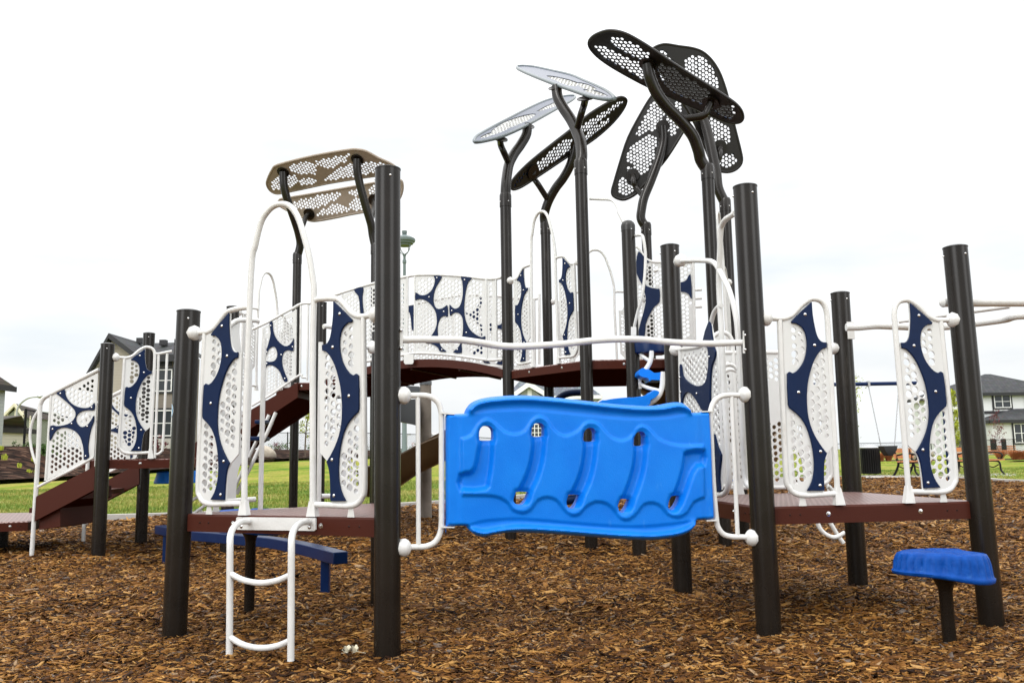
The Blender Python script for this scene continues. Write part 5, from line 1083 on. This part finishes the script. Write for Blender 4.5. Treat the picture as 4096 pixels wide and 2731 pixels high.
def hiproof(root, x0, x1, y0, y1, ze, rx0, rx1, ry, zr, mt, fascia='trimk', nm='roof', over=.5):
    v = [(x0-over,y0-over,ze),(x1+over,y0-over,ze),(x1+over,y1+over,ze),(x0-over,y1+over,ze),(rx0,ry,zr),(rx1,ry,zr)]
    mb = MB(); mb.add(v, [(0,1,5,4),(1,2,5),(2,3,4,5),(3,0,4),(0,3,2,1)]); r_ = mb.build(nm, M[mt], root, smooth=False)
    f = MB(); f.box(((x0+x1)/2, y0-over-.02, ze-.12), (x1-x0+2*over, .06, .3)); f.box((x0-over-.02, (y0+y1)/2, ze-.12), (.06, y1-y0+2*over, .3)); f.box((x1+over+.02, (y0+y1)/2, ze-.12), (.06, y1-y0+2*over, .3)); f.build('fascia', M[fascia], r_, smooth=False)
    return r_
# white two-storey house, right
Y = 83.; a = P('u', 2092, 905, Y+10); b = P('u', 2352, 905, Y); x0, x1 = a.x, b.x+4.5; ze = P('M', 1100, 497, Y).z; g0 = zg((x0+x1)/2, Y)
h = empty('white_house', ((x0+x1)/2, Y, g0), 'white two-storey house with black trim and dark hip roof at the right', 'house', 'houses around the park')
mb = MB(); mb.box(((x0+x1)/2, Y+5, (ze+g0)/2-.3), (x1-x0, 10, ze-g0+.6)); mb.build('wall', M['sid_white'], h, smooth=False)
hiproof(h, x0, x1, Y, Y+10, ze+.05, P('u',2262,860,Y+5).x, P('u',2275,860,Y+5).x, Y+5, P('u',2262,859,Y+5).z, 'roof_dk')
mb = MB(); rectwall(mb, 'M', 575, 1414, 700, 716, Y-.1, .1); rectwall(mb, 'M', 1045, 1070, 505, 700, Y-.12, .1); rectwall(mb, 'M', 1262, 1282, 505, 700, Y-.12, .1); mb.build('trim_band', M['trimk'], h, smooth=False)
mb = MB(); rectwall(mb, 'M', 575, 1414, 516, 699, Y-.05, .05); mb.build('upper_board', M['board'], h, smooth=False)
window(h, 'M', 1064, 1268, 514, 656, Y-.06, surround='trimk'); window(h, 'M', 665, 722, 530, 700, Y-.06, surround='trimk', cols=1); window(h, 'M', 690, 760, 880, 1060, Y-.06, surround='trimk', cols=1)
window(h, 'u', 2120, 2150, 962, 992, Y-.06, cols=2)
xa, xb = P('M',1040,800,Y-3).x, x1; zl = P('M', 1200, 806, Y-3).z
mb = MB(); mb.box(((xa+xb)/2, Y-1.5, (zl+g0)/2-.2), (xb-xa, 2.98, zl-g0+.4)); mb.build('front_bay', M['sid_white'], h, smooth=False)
hiproof(h, xa, xb, Y-3, Y-.2, zl+.05, P('M',1290,672,Y-.3).x, xb, Y-.25, P('M',1290,668,Y-.3).z, 'roof_dk', nm='porch_roof', over=.35)
window(h, 'M', 1288, 1480, 836, 1056, Y-3.02, surround='trimk'); window(h, 'M', 1098, 1128, 848, 880, Y-3.02, cols=1, rows=1)
mb = MB()
for q in range(4): mb.box((P('M',1150,1100,Y-4).x, Y-3.4-q*.3, g0+.75-q*.2), (3.2-q*.3, .32, .12))
mb.build('porch_steps', M['slat'], h, smooth=False)
mb = MB()
for (u0, u1) in ((1030,1100),(1155,1215),(640,730)):
    p, q = P('M',u0,1015,Y-4), P('M',u1,1140,Y-4); n = 7
    for k in range(n+1): mb.box((p.x+(q.x-p.x)*k/n, Y-4, (p.z+q.z)/2), (.05, .05, p.z-q.z))
    mb.box(((p.x+q.x)/2, Y-4, p.z), (q.x-p.x, .07, .08)); mb.box(((p.x+q.x)/2, Y-4, q.z), (q.x-p.x, .07, .06))
mb.build('railing', M['black'], h, smooth=False)
# tan house at left
Y = 58.; xl = P('u', 214, 900, Y).x; xm = P('u', 298, 900, Y).x; xr = P('u', 400, 900, Y).x; g0 = zg(xm, Y)
h = empty('tan_house', (xm, Y, g0), 'tan sided two-storey house with dark gabled roof behind the left platform', 'house', 'houses around the park')
zp = P('R', 75, 185, Y).z; zr_ = P('R', 245, 362, Y).z; zlft = P('u', 212, 850, Y).z; xp = P('R', 75, 185, Y).x; zE = P('R', 600, 335, Y).z
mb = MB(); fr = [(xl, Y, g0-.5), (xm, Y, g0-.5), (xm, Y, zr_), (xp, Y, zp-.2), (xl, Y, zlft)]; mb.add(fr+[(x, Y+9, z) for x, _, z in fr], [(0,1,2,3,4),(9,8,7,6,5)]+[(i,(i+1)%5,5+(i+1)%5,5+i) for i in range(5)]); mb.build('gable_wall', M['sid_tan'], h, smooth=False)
mb = MB(); mb.box(((xm+xr)/2, Y+3.0, (zE+g0)/2-.3), (xr-xm, 3, zE-g0+.6)); mb.build('wall', M['sid_tan_shade'], h, smooth=False)
mb = MB(); t = .25; lx, lz = xl-.7, zlft-(zp-zlft)*.7/(xp-xl); rx, rz = xm+.4, zr_-.15
mb.add([(lx,Y-.5,lz),(xp,Y-.5,zp),(xp,Y+5,zp),(lx,Y+5,lz),(lx,Y-.5,lz+t),(xp,Y-.5,zp+t),(xp,Y+5,zp+t),(lx,Y+5,lz+t)], [(0,1,2,3),(7,6,5,4),(0,4,5,1),(3,2,6,7),(0,3,7,4)])
mb.add([(xp,Y-.5,zp),(rx,Y-.5,rz),(rx,Y+5,rz),(xp,Y+5,zp),(xp,Y-.5,zp+t),(rx,Y-.5,rz+t),(rx,Y+5,rz+t),(xp,Y+5,zp+t)], [(0,1,2,3),(7,6,5,4),(0,4,5,1),(3,2,6,7),(1,2,6,5)])
zc_ = P('R', 660, 236, Y+5).z; xe = xr+.6
mb.add([(xp,Y+4.9,zp+t),(xe-2,Y+4.9,zc_),(xe,Y+.9,zE-.1),(xp+1.,Y+.9,zE-.1)], [(0,1,2,3)]); mb.add([(xe-2,Y+4.9,zc_),(xe,Y+.9,zE-.1),(xe,Y+5.2,zE-.1)], [(0,1,2)])
r_ = mb.build('roof', M['roof_dk'], h, smooth=False)
mb = MB(); mb.box(((xm+xe)/2, Y+.88, zE-.3), (xe-xm, .12, .5)); mb.add([(lx,Y-.56,lz-.1),(xp,Y-.56,zp-.1),(xp,Y-.56,zp+.25),(lx,Y-.56,lz+.25)], [(0,1,2,3)]); mb.add([(xp,Y-.56,zp-.1),(rx,Y-.56,rz-.1),(rx,Y-.56,rz+.25),(xp,Y-.56,zp+.25)], [(0,1,2,3)]); mb.build('fascia', M['trimk'], r_, smooth=False)
mb = MB()
for (x, y) in ((220,225),(372,212),(612,232)): p = P('R', x, y+5, Y+3.6); mb.box((p.x, p.y, p.z), (.45, .45, .4))
mb.build('roof_vent', M['trimk'], r_, smooth=False)
mb = MB(); p, q = P('R',498,365,Y+1.45), P('R',700,480,Y+1.45); mb.box(((p.x+q.x)/2, Y+1.42, (p.z+q.z)/2), (q.x-p.x, .1, p.z-q.z)); mb.build('dark_gable_board', M['trimk'], h, smooth=False)
window(h, 'R', 527, 700, 516, 745, Y+1.45, surround='trimk', cols=1); window(h, 'R', 500, 700, 942, 1212, Y+1.45, surround='trimk', cols=1)
mb = MB(); rectwall(mb, 'R', 484, 720, 1238, 1380, Y+1.3, .12); mb.build('stone_base', M['concrete'], h, smooth=False)
# blue-grey roofed house in the middle
Y = 70.; xl, xr = P('u',1168,900,Y).x, P('u',1372,900,Y).x; g0 = zg(0, Y); ze = P('u',1200,912,Y).z
h = empty('grey_house', ((xl+xr)/2, Y, g0), 'grey sided house with blue-grey roof and white gable seen under the upper deck', 'house', 'houses around the park')
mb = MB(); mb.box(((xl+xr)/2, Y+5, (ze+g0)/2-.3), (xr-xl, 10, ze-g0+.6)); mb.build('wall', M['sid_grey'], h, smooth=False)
zr_ = P('u',1250,868,Y+5).z; hiproof(h, xl, xr, Y, Y+10, ze+.02, xl+1.2, xr-1.2, Y+5, zr_, 'roof_bl', 'trimw', over=.3)
pk = P('U',1012,390,Y-1.5); lf = P('U',735,592,Y-1.5); rt = P('U',1300,570,Y-1.5)
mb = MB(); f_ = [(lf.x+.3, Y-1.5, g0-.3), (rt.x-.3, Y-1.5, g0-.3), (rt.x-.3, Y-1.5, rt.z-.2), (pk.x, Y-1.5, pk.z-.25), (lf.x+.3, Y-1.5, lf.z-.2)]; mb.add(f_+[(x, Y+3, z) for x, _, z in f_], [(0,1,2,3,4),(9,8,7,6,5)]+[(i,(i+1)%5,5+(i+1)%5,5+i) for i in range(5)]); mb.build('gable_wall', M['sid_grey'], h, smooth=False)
mb = MB()
for q in (lf, rt): mb.add([(q.x,Y-1.9,q.z),(pk.x,Y-1.9,pk.z),(pk.x,Y+3,pk.z),(q.x,Y+3,q.z),(q.x,Y-1.9,q.z+.12),(pk.x,Y-1.9,pk.z+.12),(pk.x,Y+3,pk.z+.12),(q.x,Y+3,q.z+.12)], [(0,1,2,3),(7,6,5,4),(0,4,5,1),(0,3,7,4)])
r_ = mb.build('gable_roof', M['roof_bl'], h, smooth=False); mb = MB()
for q in (lf, rt): mb.add([(q.x,Y-1.95,q.z-.28),(pk.x,Y-1.95,pk.z-.32),(pk.x,Y-1.95,pk.z+.14),(q.x,Y-1.95,q.z+.14)], [(0,1,2,3)])
mb.build('bargeboard', M['trimw'], r_, smooth=False)
mb = MB(); rectwall(mb, 'U', 985, 1070, 490, 640, Y-1.56, .05); mb.build('gable_vent', M['trimw'], h, smooth=False)
window(h, 'G', 820, 892, 384, 466, Y-1.53, cols=3, rows=3)
# house edge and garages at far left
Y = 40.; x1 = P('u', 12, 900, Y).x; g0 = zg(x1, Y); ze = P('u', 10, 884, Y).z
x1 = P('u', 12, 900, 48).x; ze = P('u', 12, 885, 47).z
h = empty('dark_eaved_house', (x1-4, Y, g0), 'corner of a grey house with deep dark eaves at the left edge', 'house', 'houses around the park')
mb = MB(); mb.box((x1-4, Y+4, (ze+g0)/2-.3), (8, 8, ze-g0+.6)); mb.build('wall', M['sid_grey'], h, smooth=False)
hiproof(h, x1-8, x1, Y, Y+8, ze, x1-8, P('u',-90,806,44).x, Y+4, P('u',-90,806,44).z, 'roof_br', over=.38)
mb = MB(); mb.tube([(x1+.05, Y-.1, ze-.1), (x1+.02, Y-.12, ze-.5), (x1-.02, Y-.12, g0)], .06, 8, smooth=False); mb.build('downspout', M['trimk'], h)
Y = 50.; x0, x1 = P('u', -60, 1000, Y).x, P('u', 50, 1000, Y+6).x; g0 = zg(x1, 50); ze = P('Y', 200, 955, Y).z
h = empty('garage', ((x0+x1)/2, Y, g0), 'low beige sided garage with brown roof behind the left chain-link fence', 'garage')
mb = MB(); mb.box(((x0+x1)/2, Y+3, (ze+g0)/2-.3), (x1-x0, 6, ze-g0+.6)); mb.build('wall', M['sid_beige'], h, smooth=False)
hiproof(h, x0, x1+.3, Y, Y+6, ze, x0+1, x1-1.5, Y+3, P('Y', 20, 825, Y+3).z, 'roof_br', over=.5)
Y = 95.; a, b, p = P('Y',60,850,Y), P('Y',310,850,Y), P('Y',200,705,Y); g0 = 1.3
h = empty('green_gabled_house', (p.x, Y, g0), 'distant house with pale green gable and cream trim above the garage', 'house', 'houses around the park')
mb = MB(); f_ = [(a.x,Y,g0),(b.x,Y,g0),(b.x,Y,b.z),(p.x,Y,p.z-.3),(a.x,Y,a.z)]; mb.add(f_+[(x, Y+9, z) for x, _, z in f_], [(0,1,2,3,4),(9,8,7,6,5)]+[(i,(i+1)%5,5+(i+1)%5,5+i) for i in range(5)]); mb.build('gable_wall', mat('pale_green_board', (.22,.24,.19), .7), h, smooth=False)
mb = MB()
for q in (a, b): mb.add([(q.x,Y-.4,q.z),(p.x,Y-.4,p.z),(p.x,Y-.4,p.z+.35),(q.x,Y-.4,q.z+.35),(q.x,Y-.1,q.z),(p.x,Y-.1,p.z),(p.x,Y-.1,p.z+.35),(q.x,Y-.1,q.z+.35)], [(0,1,2,3),(7,6,5,4),(2,3,7,6),(0,1,5,4)])
for k in range(-2, 3): mb.box((p.x+k*.85, Y-.05, (a.z+p.z)/2-.3-abs(k)*.4), (.14, .06, 2.0-abs(k)*.35))
mb.build('cream_trim', M['cream'], h, smooth=False)
mb = MB(); mb.add([(a.x-.3,Y,a.z),(p.x,Y,p.z+.3),(p.x-3,Y+9,p.z+.3),(a.x-8,Y+9,a.z)], [(0,1,2,3)]); mb.add([(p.x,Y,p.z+.3),(b.x+.3,Y,b.z),(b.x+.3,Y+9,b.z),(p.x-3,Y+9,p.z+.3)], [(0,1,2,3)]); mb.build('roof', M['roof_br'], h, smooth=False)
# ------------------------------------------------------------------ chain-link fences
def fence(pts, hgt, label, gap=3.0, mesh=True, r=.035):
    a = Vector(pts[0]); f = empty('chain_link_fence', (a.x, a.y, zg(a.x, a.y)), label, 'fence', 'chain-link fences round the park')
    lk = MB(); rl = MB(); posts = []
    for p, q in zip(pts[:-1], pts[1:]):
        p, q = Vector(p), Vector(q); n = max(1, int((q-p).length/gap))
        for k in range(n):
            u_, v_ = p+(q-p)*k/n, p+(q-p)*(k+1)/n; zu, zv = zg(*u_), zg(*v_); posts.append((u_, zu))
            rl.tube([(u_.x,u_.y,zu+hgt),(v_.x,v_.y,zv+hgt)], r*.6, 6, smooth=False)
            lk.add([(u_.x,u_.y,zu),(v_.x,v_.y,zv),(v_.x,v_.y,zv+hgt),(u_.x,u_.y,zu+hgt)], [(0,1,2,3)])
    posts.append((Vector(pts[-1]), zg(*pts[-1])))
    rl.build('top_rail', M['black'], f); lk.build('wire_mesh', M['link'], f, smooth=False)
    mb = MB(); mb.tube([(0,0,-.2),(0,0,hgt+.05)], r, 8, smooth=False); pm = None
    for u_, z in posts:
        if pm is None: pm = mb.build('fence_post', M['black'], f, local=True); o = pm
        else: o = pm.copy(); col.objects.link(o); o.parent = f
        o.location = Vector((u_.x, u_.y, z))-f.location
    return f
sx_ = lambda px, Y: (site(px, Y), Y)
fence([sx_(54,43.2), sx_(200,44), sx_(330,48)], 2.0, 'black chain-link fence on the bark bank at the left edge', 2.6, r=.06)
fence([sx_(470,64.5), sx_(660,65), sx_(900,66), sx_(1100,68), sx_(1300,75)], 1.45, 'black chain-link fence along the crest behind the left lawn', 5.2, r=.045)
fence([sx_(1700,80), sx_(1960,80), sx_(2140,79)], 1.25, 'low chain-link fence on the horizon behind the swing', 4.5, r=.04)
fence([sx_(2268,72), sx_(2330,66), sx_(2420,60)], 1.3, 'chain-link fence in front of the white house', 3.5, r=.045)
# ------------------------------------------------------------------ plants
def leafmass(mb, pts, size, n, spread, seed):
    r = np.random.default_rng(seed)
    for k in range(n):
        c = pts[r.integers(0, len(pts))]; p = np.array(c)+r.normal(0, spread, 3); a, b, g_ = r.uniform(0, 2*PI, 3); s = size*r.uniform(.6, 1.3)
        d = np.array([math.cos(a)*math.cos(b), math.sin(a)*math.cos(b), math.sin(b)]); e_ = np.cross(d, [math.sin(g_), .3, math.cos(g_)]); e_ /= max(np.linalg.norm(e_), .1)
        mb.add([p-d*s, p+e_*s*.45, p+d*s, p-e_*s*.45], [(0,1,2,3)])
def tree(px, Y, top, label, seed, leaf='leaf', nleaf=500, spreadx=1.0, base=None, low=.25, size=.055, crown_w=.6, group='young park trees', name='sapling_tree', thick=.045):
    x = site(px, Y); g0 = zg(x, Y) if base is None else base; ht = P('u', px, top, Y).z-g0; r = np.random.default_rng(seed)
    t = empty(name, (x, Y, g0), label, 'tree', group); mb = MB(); tips = []
    tr_ = [(x+r.normal(0,.03)*k, Y, g0-.1+ht*k/6) for k in range(7)]; mb.tube(tr_, [thick*(1-.13*k) for k in range(7)], 8)
    for k in range(16):
        f = low+(1-low)*k/16; z = g0+ht*f; a = r.uniform(0, 2*PI); l = crown_w*(1.1-f*.8)*r.uniform(.6, 1.2); e_ = (x+math.cos(a)*l, Y+math.sin(a)*l, z+l*r.uniform(.5, 1.0))
        m_ = (x+math.cos(a)*l*.5, Y+math.sin(a)*l*.5, z+l*.3); mb.tube([(x, Y, z), m_, e_], [thick*.35, thick*.22, thick*.1], 5, sub=2); tips += [m_, e_, tuple((np.array(m_)+np.array(e_))/2)]
    mb.build('trunk', M['bark'], t); mb = MB(); leafmass(mb, tips, size, nleaf, crown_w*.16, seed+1); mb.build('crown', M[leaf], t, smooth=False); return t
tree(702, 57, 888, 'slender yellow-green sapling on the bark bank behind the left lawn', 5, nleaf=900, size=.085, crown_w=.8, low=.3, thick=.06)
tree(2197, 29, 893, 'yellow-green sapling standing between the park benches', 6, nleaf=1500, size=.04, crown_w=.27, low=.32, thick=.04)
tree(1969, 30, 845, 'leafy sapling with long side twigs behind the right posts', 8, nleaf=500, size=.045, crown_w=.62, low=.3, thick=.04)
tree(2293, 70, 948, 'small dark red leaved tree in front of the white house', 9, leaf='leafr', nleaf=380, size=.07, crown_w=.75, low=.3, thick=.03)
def shrub(px, Y, h_, w_, leaf, label, seed, n=220, cat='shrub', name='shrub', group='low shrubs on the bark banks', size=None):
    x = site(px, Y); g0 = zg(x, Y); r = np.random.default_rng(seed); o = empty(name, (x, Y, g0), label, cat, group)
    pts = [(x+r.normal(0, w_*.32), Y+r.normal(0, w_*.25), g0+.05+abs(r.normal(.4, .25))*h_) for _ in range(26)]; mb = MB(); leafmass(mb, pts, size or h_*.12, n, h_*.10, seed+1); mb.build('foliage', M[leaf], o, smooth=False)
    mb = MB()
    for p in pts[:9]: mb.tube([(x, Y, g0-.05), tuple((np.array((x, Y, g0))+np.array(p))/2+r.normal(0,.03,3)), p], .012, 4, sub=2)
    mb.build('stem', M['bark'], o); return o
def clump(px, Y, h_, leaf, label, seed, group, n=60, w_=.35, name='grass_clump', cat='plant'):
    x = site(px, Y); g0 = zg(x, Y)+.14; r = np.random.default_rng(seed); mb = MB()
    for k in range(n):
        a = r.uniform(0, 2*PI); l = w_*r.uniform(.3, 1); hh = h_*r.uniform(.6, 1.1); bx_, by_ = x+r.normal(0,.05), Y+r.normal(0,.05); s = .006+h_*.006
        mb.add([(bx_-s, by_, g0-.05), (bx_+s, by_, g0-.05), (bx_+math.cos(a)*l*.5+s, by_+math.sin(a)*l*.5, g0+hh*.8), (bx_+math.cos(a)*l*.5-s, by_+math.sin(a)*l*.5, g0+hh*.8), (bx_+math.cos(a)*l, by_+math.sin(a)*l, g0+hh*.75)], [(0,1,2,3),(3,2,4)])
    return tag(mb.build(name, M[leaf], None, smooth=False), label, cat, group)
G1_ = 'grass clumps in the left bark bed'
for i, (px, Y, hh, lab) in enumerate([(12,37.5,.45,'yellow-green clump low in the left bark bed'),(78,38.5,.5,'bright clump left of the white stair post'),(70,36,.28,'small pale clump below the bright one in the bark bed'),(46,36.5,.25,'tiny clump between two larger ones in the left bark bed'),(2,39.5,.35,'clump at the very left edge of the bark bed')]):
    clump(px, Y, hh*.75, 'leaf', lab, 30+i, G1_, 34, .13)
shrub(62, 42, .38, 1.3, 'leafg', 'wide green bush at the top of the left bark bed', 41, 500)
shrub(106, 41, .75, .8, 'leafg', 'taller green bush beside the black fence post', 42, 500)
shrub(352, 54, 1.0, 1.4, 'leafr', 'red flowering bush beside the tan house', 43, 260)
for i, (px, w_, lf, lab) in enumerate([(640,1.6,'leafg','low sparse bush right of the boulder'),(668,1.2,'leafg','second low bush under the far fence'),(720,1.3,'leafg','small bush right of the slender sapling'),(745,1.0,'leafr','reddish twiggy bush along the far fence'),(640,1.0,'leafr','reddish twigs by the boulder'),(935,1.8,'leafg','bush beside the slide below the far fence'),(955,1.2,'leafo','rusty bush right behind the slide post'),(830,1.4,'leafg','bush beside the dark front post')]):
    shrub(px, 63+i*.15, .75, w_, lf, lab, 50+i, 150, size=.07)
for i, (px, Y, lab) in enumerate([(2022,49.5,'rust coloured grass mound left of the first bench'),(2040,49.7,'second rusty mound by the left bench'),(2105,49.4,'rusty mound behind the left bench'),(2296,47.5,'rust grass mound right of the last post'),(2330,47.3,'orange grass mound near the right edge'),(2345,47.2,'orange mound at the right edge')]):
    clump(px, Y, .55, 'leafo', lab, 70+i, 'rust coloured ornamental grasses', 160, .7)
def rock(px, Y, w_, h_, label, seed):
    x = site(px, Y); g0 = zg(x, Y); import bmesh; bm = bmesh.new(); bmesh.ops.create_icosphere(bm, subdivisions=3, radius=1); r = np.random.default_rng(seed); k = r.normal(0, 1, (6, 3)); ph = r.uniform(0, 6, 6)
    for v in bm.verts:
        d = sum(.10*math.sin(v.co.dot(Vector(q))*2.6+p) for q, p in zip(k, ph))+r.normal(0,.018); v.co *= 1+d; v.co = Vector((v.co.x*w_/2, v.co.y*w_/2.4, v.co.z*h_*.62+h_*.3))
    me = bpy.data.meshes.new('boulder'); bm.to_mesh(me); bm.free(); me.materials.append(M['rock']); me.set_sharp_from_angle(angle=math.radians(22)); me.polygons.foreach_set('use_smooth', [True]*len(me.polygons))
    o = bpy.data.objects.new('boulder', me); o.location = (x, Y, g0); col.objects.link(o); return tag(o, label, 'boulder', 'tan boulders')
rock(606, 56.5, 1.35, .85, 'pale boulder on the far bark bank left of the sapling', 1); rock(2108, 46, 1.5, .95, 'tan boulder behind the left bench', 2)
rock(410, 60, .8, .5, 'low boulder on the far bank near the tan house', 3)
# ------------------------------------------------------------------ benches, bin, lamps
def bench(x, y, rz, label, group='park benches with orange slats'):
    b = empty('park_bench', (x, y, zg(x, y)+.015), label, 'bench', group); b.rotation_euler.z = rz; W = 1.6
    def part(nm, mb, mt): o = mb.build(nm, M[mt], b, local=True, smooth=True, ang=40); return o
    mb = MB()
    for k in range(4): mb.box((0, -.24+.13*k, .44+(.01 if k == 0 else 0)), (W, .10, .035))
    part('seat', mb, 'slat'); mb = MB()
    for k in range(2): mb.box((0, .27+.05*k, .60+.17*k), (W, .03, .14), Matrix.Identity(4))
    part('backrest', mb, 'slat')
    for s in (-.62, .62):
        mb = MB(); mb.tube([(s,.40,.0),(s,.30,.16),(s,.22,.38),(s,.27,.55),(s,.34,.84)], .036, 8); mb.tube([(s,-.36,.0),(s,-.26,.14),(s,-.24,.34),(s,-.14,.41),(s,.2,.41)], .028, 8)
        mb.tube([(s,.27,.62),(s,-.02,.68),(s,-.26,.66),(s,-.34,.58),(s,-.28,.48),(s,-.2,.5)], .024, 8); mb.tube([(s,-.2,.30),(s,0,.22),(s,.22,.30)], .018, 6); part('bench_end', mb, 'black')
    return b
bench(site(2096, 26.6), 26.6, .80, 'orange slatted bench with black scrolled ends right of the trash bin')
bench(site(2247, 26.4), 26.4, .45, 'orange slatted bench with black ends behind the rightmost post')
Y = 27.5; x = site(1997.5, Y); g0 = zg(x, Y)+.015; tb = empty('trash_bin', (x, Y, g0), 'black slatted trash bin with domed grey lid behind the right deck', 'trash bin')
mb = MB()
for k in range(26): a = 2*PI*k/26; mb.box((x+.275*math.cos(a), Y+.275*math.sin(a), g0+.45), (.045, .045, .78))
mb.lathe((x, Y, g0+.05), (0,0,1), [(0,.24),(.02,.285),(.06,.285),(.06,.25),(.74,.25),(.76,.30),(.82,.30),(.82,.2)], 24); mb.build('body', M['black'], tb)
mb = MB(); mb.lathe((x, Y, g0+.86), (0,0,1), [(0,.30),(.02,.31),(.04,.27),(.08,.19),(.11,.12),(.115,.001)], 24); mb.build('lid', M['galv'], tb)
Y = 36.; x = site(930, Y); g0 = zg(x, Y); zt = P('C', 1385, 840, Y).z; x = P('C', 1384, 1000, Y).x
lp = empty('park_lamp', (x, Y, g0), 'pale green ornate park lamp with domed hood behind the tall front post', 'street lamp')
k = (zt-P('C',1385,1130,Y).z)/290; zz = lambda py: P('C', 1385, py, Y).z
mb = MB(); mb.lathe((x, Y, g0), (0,0,1), [(0,.14),(.8,.13),(.85,.105),(zz(1240)-g0,.065),(zz(1130)-g0,.06),(zz(1125)-g0,.085),(zz(1100)-g0,.085),(zz(1095)-g0,.06),(zz(1070)-g0,.05),(zz(1048)-g0,.09),(zz(1045)-g0,.001)], 16); mb.build('pole', M['green_lamp'], lp)
mb = MB(); R1 = 96*k; mb.lathe((x, Y, zz(972)), (0,0,1), [(0,R1*.58),(k*16,R1*.62),(k*18,R1*.8),(k*34,R1*.84),(k*36,R1*.95),(k*50,R1),(k*62,R1*.97),(k*78,R1*.7),(k*92,R1*.3),(k*108,R1*.14),(k*110,R1*.22),(k*134,R1*.24),(k*137,.001)], 28); mb.build('hood', M['green_lamp'], lp)
for i in range(4):
    a = PI/4+i*PI/2+.25; mb = MB(); mb.tube([(x, Y, zz(1050)), (x+R1*.4*math.cos(a), Y+R1*.4*math.sin(a), zz(1030)), (x+R1*.6*math.cos(a), Y+R1*.6*math.sin(a), zz(1000)), (x+R1*.56*math.cos(a), Y+R1*.56*math.sin(a), zz(968))], .018, 6); mb.build('cage_arm', M['green_lamp'], lp)
def cobra(c, base, pts, Y, label, r0=.07, head=None):
    ps = [P(c, px, py, Y) for px, py in pts]; g0 = zg(ps[0].x, Y); l = empty('street_lamp', (ps[0].x, Y, g0), label, 'street lamp', 'tall grey street lamps')
    mb = MB(); mb.tube([(ps[0].x, Y, g0)]+[tuple(p) for p in ps], [r0*1.3]+[r0]*(len(ps)), 8); mb.build('pole', M['galv'], l)
    mb = MB(); h0, h1 = ps[-1], P(c, head[0], head[1], Y); d = (h1-h0); mb.tube([h0-d*.1, h0+d*.35, h0+d*.8, h1], [r0*.8, r0*2, r0*1.8, r0*.4], 8); mb.build('lamp_head', M['galv'], l)
cobra('Y', None, [(207,830),(215,760),(235,700),(280,650),(340,608),(400,588),(465,582)], 80, 'tall grey street lamp with long curved arm left of the stair rail', .09, (540,578))
cobra('V', None, [(66,790),(66,720),(72,698),(90,691)], 150, 'tiny distant street lamp beside the slide', .09, (106,690))
# ------------------------------------------------------------------ swing
Y = 19.8; gz = 0; by = P('H', 700, 762, Y).z; xL, xR = site(1742, Y), site(2165, Y)
sw = empty('swing_frame', ((xL+xR)/2, Y, 0), 'navy single-beam swing frame in the background at right', 'swing frame')
mb = MB(); bl, brr = P('u', 1742, 892, Y), P('u', 2165, 872, Y); mb.tube([(bl.x, Y, by), (brr.x, Y, by)], .045, 16, smooth=False); mb.build('beam', M['navypaint'], sw)
for xx in (bl.x, brr.x): mb = MB(); mb.tube([(xx, Y, -.2), (xx, Y, by+.06)], .062, 16, smooth=False); mb.build('leg', M['navypaint'], sw)
st_ = P('H', 785, 1120, Y); s_ = empty('bucket_swing', (st_.x, Y, st_.z), 'black bucket swing hanging on chains from the navy beam', 'swing')
mb = MB(); a, b = P('H', 745, 1116, Y), P('H', 825, 1116, Y); zb = P('H', 785, 1172, Y).z; w_ = b.x-a.x; dz_ = a.z-zb
mb.add([(a.x,Y-.15,a.z),(b.x,Y-.15,a.z),(b.x,Y+.15,a.z),(a.x,Y+.15,a.z),(a.x+.03,Y-.16,a.z-dz_*.45),(b.x-.03,Y-.16,a.z-dz_*.45),(b.x-.03,Y+.16,a.z-dz_*.45),(a.x+.03,Y+.16,a.z-dz_*.45),(a.x+w_*.36,Y-.12,zb),(b.x-w_*.36,Y-.12,zb),(b.x-w_*.36,Y+.12,zb),(a.x+w_*.36,Y+.12,zb)],
 [(0,1,5,4),(1,2,6,5),(2,3,7,6),(3,0,4,7),(4,5,9,8),(6,7,11,10),(5,6,10,9),(7,4,8,11),(8,9,10,11)]); mb.build('bucket_seat', M['rubber'], s_)
for (tx, ty), (bx_, by_), e_ in (((674,770),(737,1072),(747,1118)), ((849,766),(828,1062),(823,1116))):
    t0, t1, t2 = P('H', tx, ty, Y), P('H', bx_, by_, Y), P('H', e_[0], e_[1], Y); mb = MB(); n = 34
    for k in range(n):
        p = t0+(t1-t0)*k/n; q = t0+(t1-t0)*(k+1)/n; o_ = .012; d = Vector((o_, 0, 0)) if k%2 else Vector((0, o_, 0)); mb.tube([p, (p+q)/2+d, q], .0055, 5, sub=2, caps=False); mb.tube([p, (p+q)/2-d, q], .0055, 5, sub=2, caps=False)
    mb.tube([t1, t2], .012, 6, smooth=False); mb.build('chain', M['galv'], s_)
    mb = MB(); mb.box((t0.x, Y, by), (.05, .12, .12)); mb.build('hanger', M['galv'], sw, smooth=False)
bpy.context.view_layer.update()
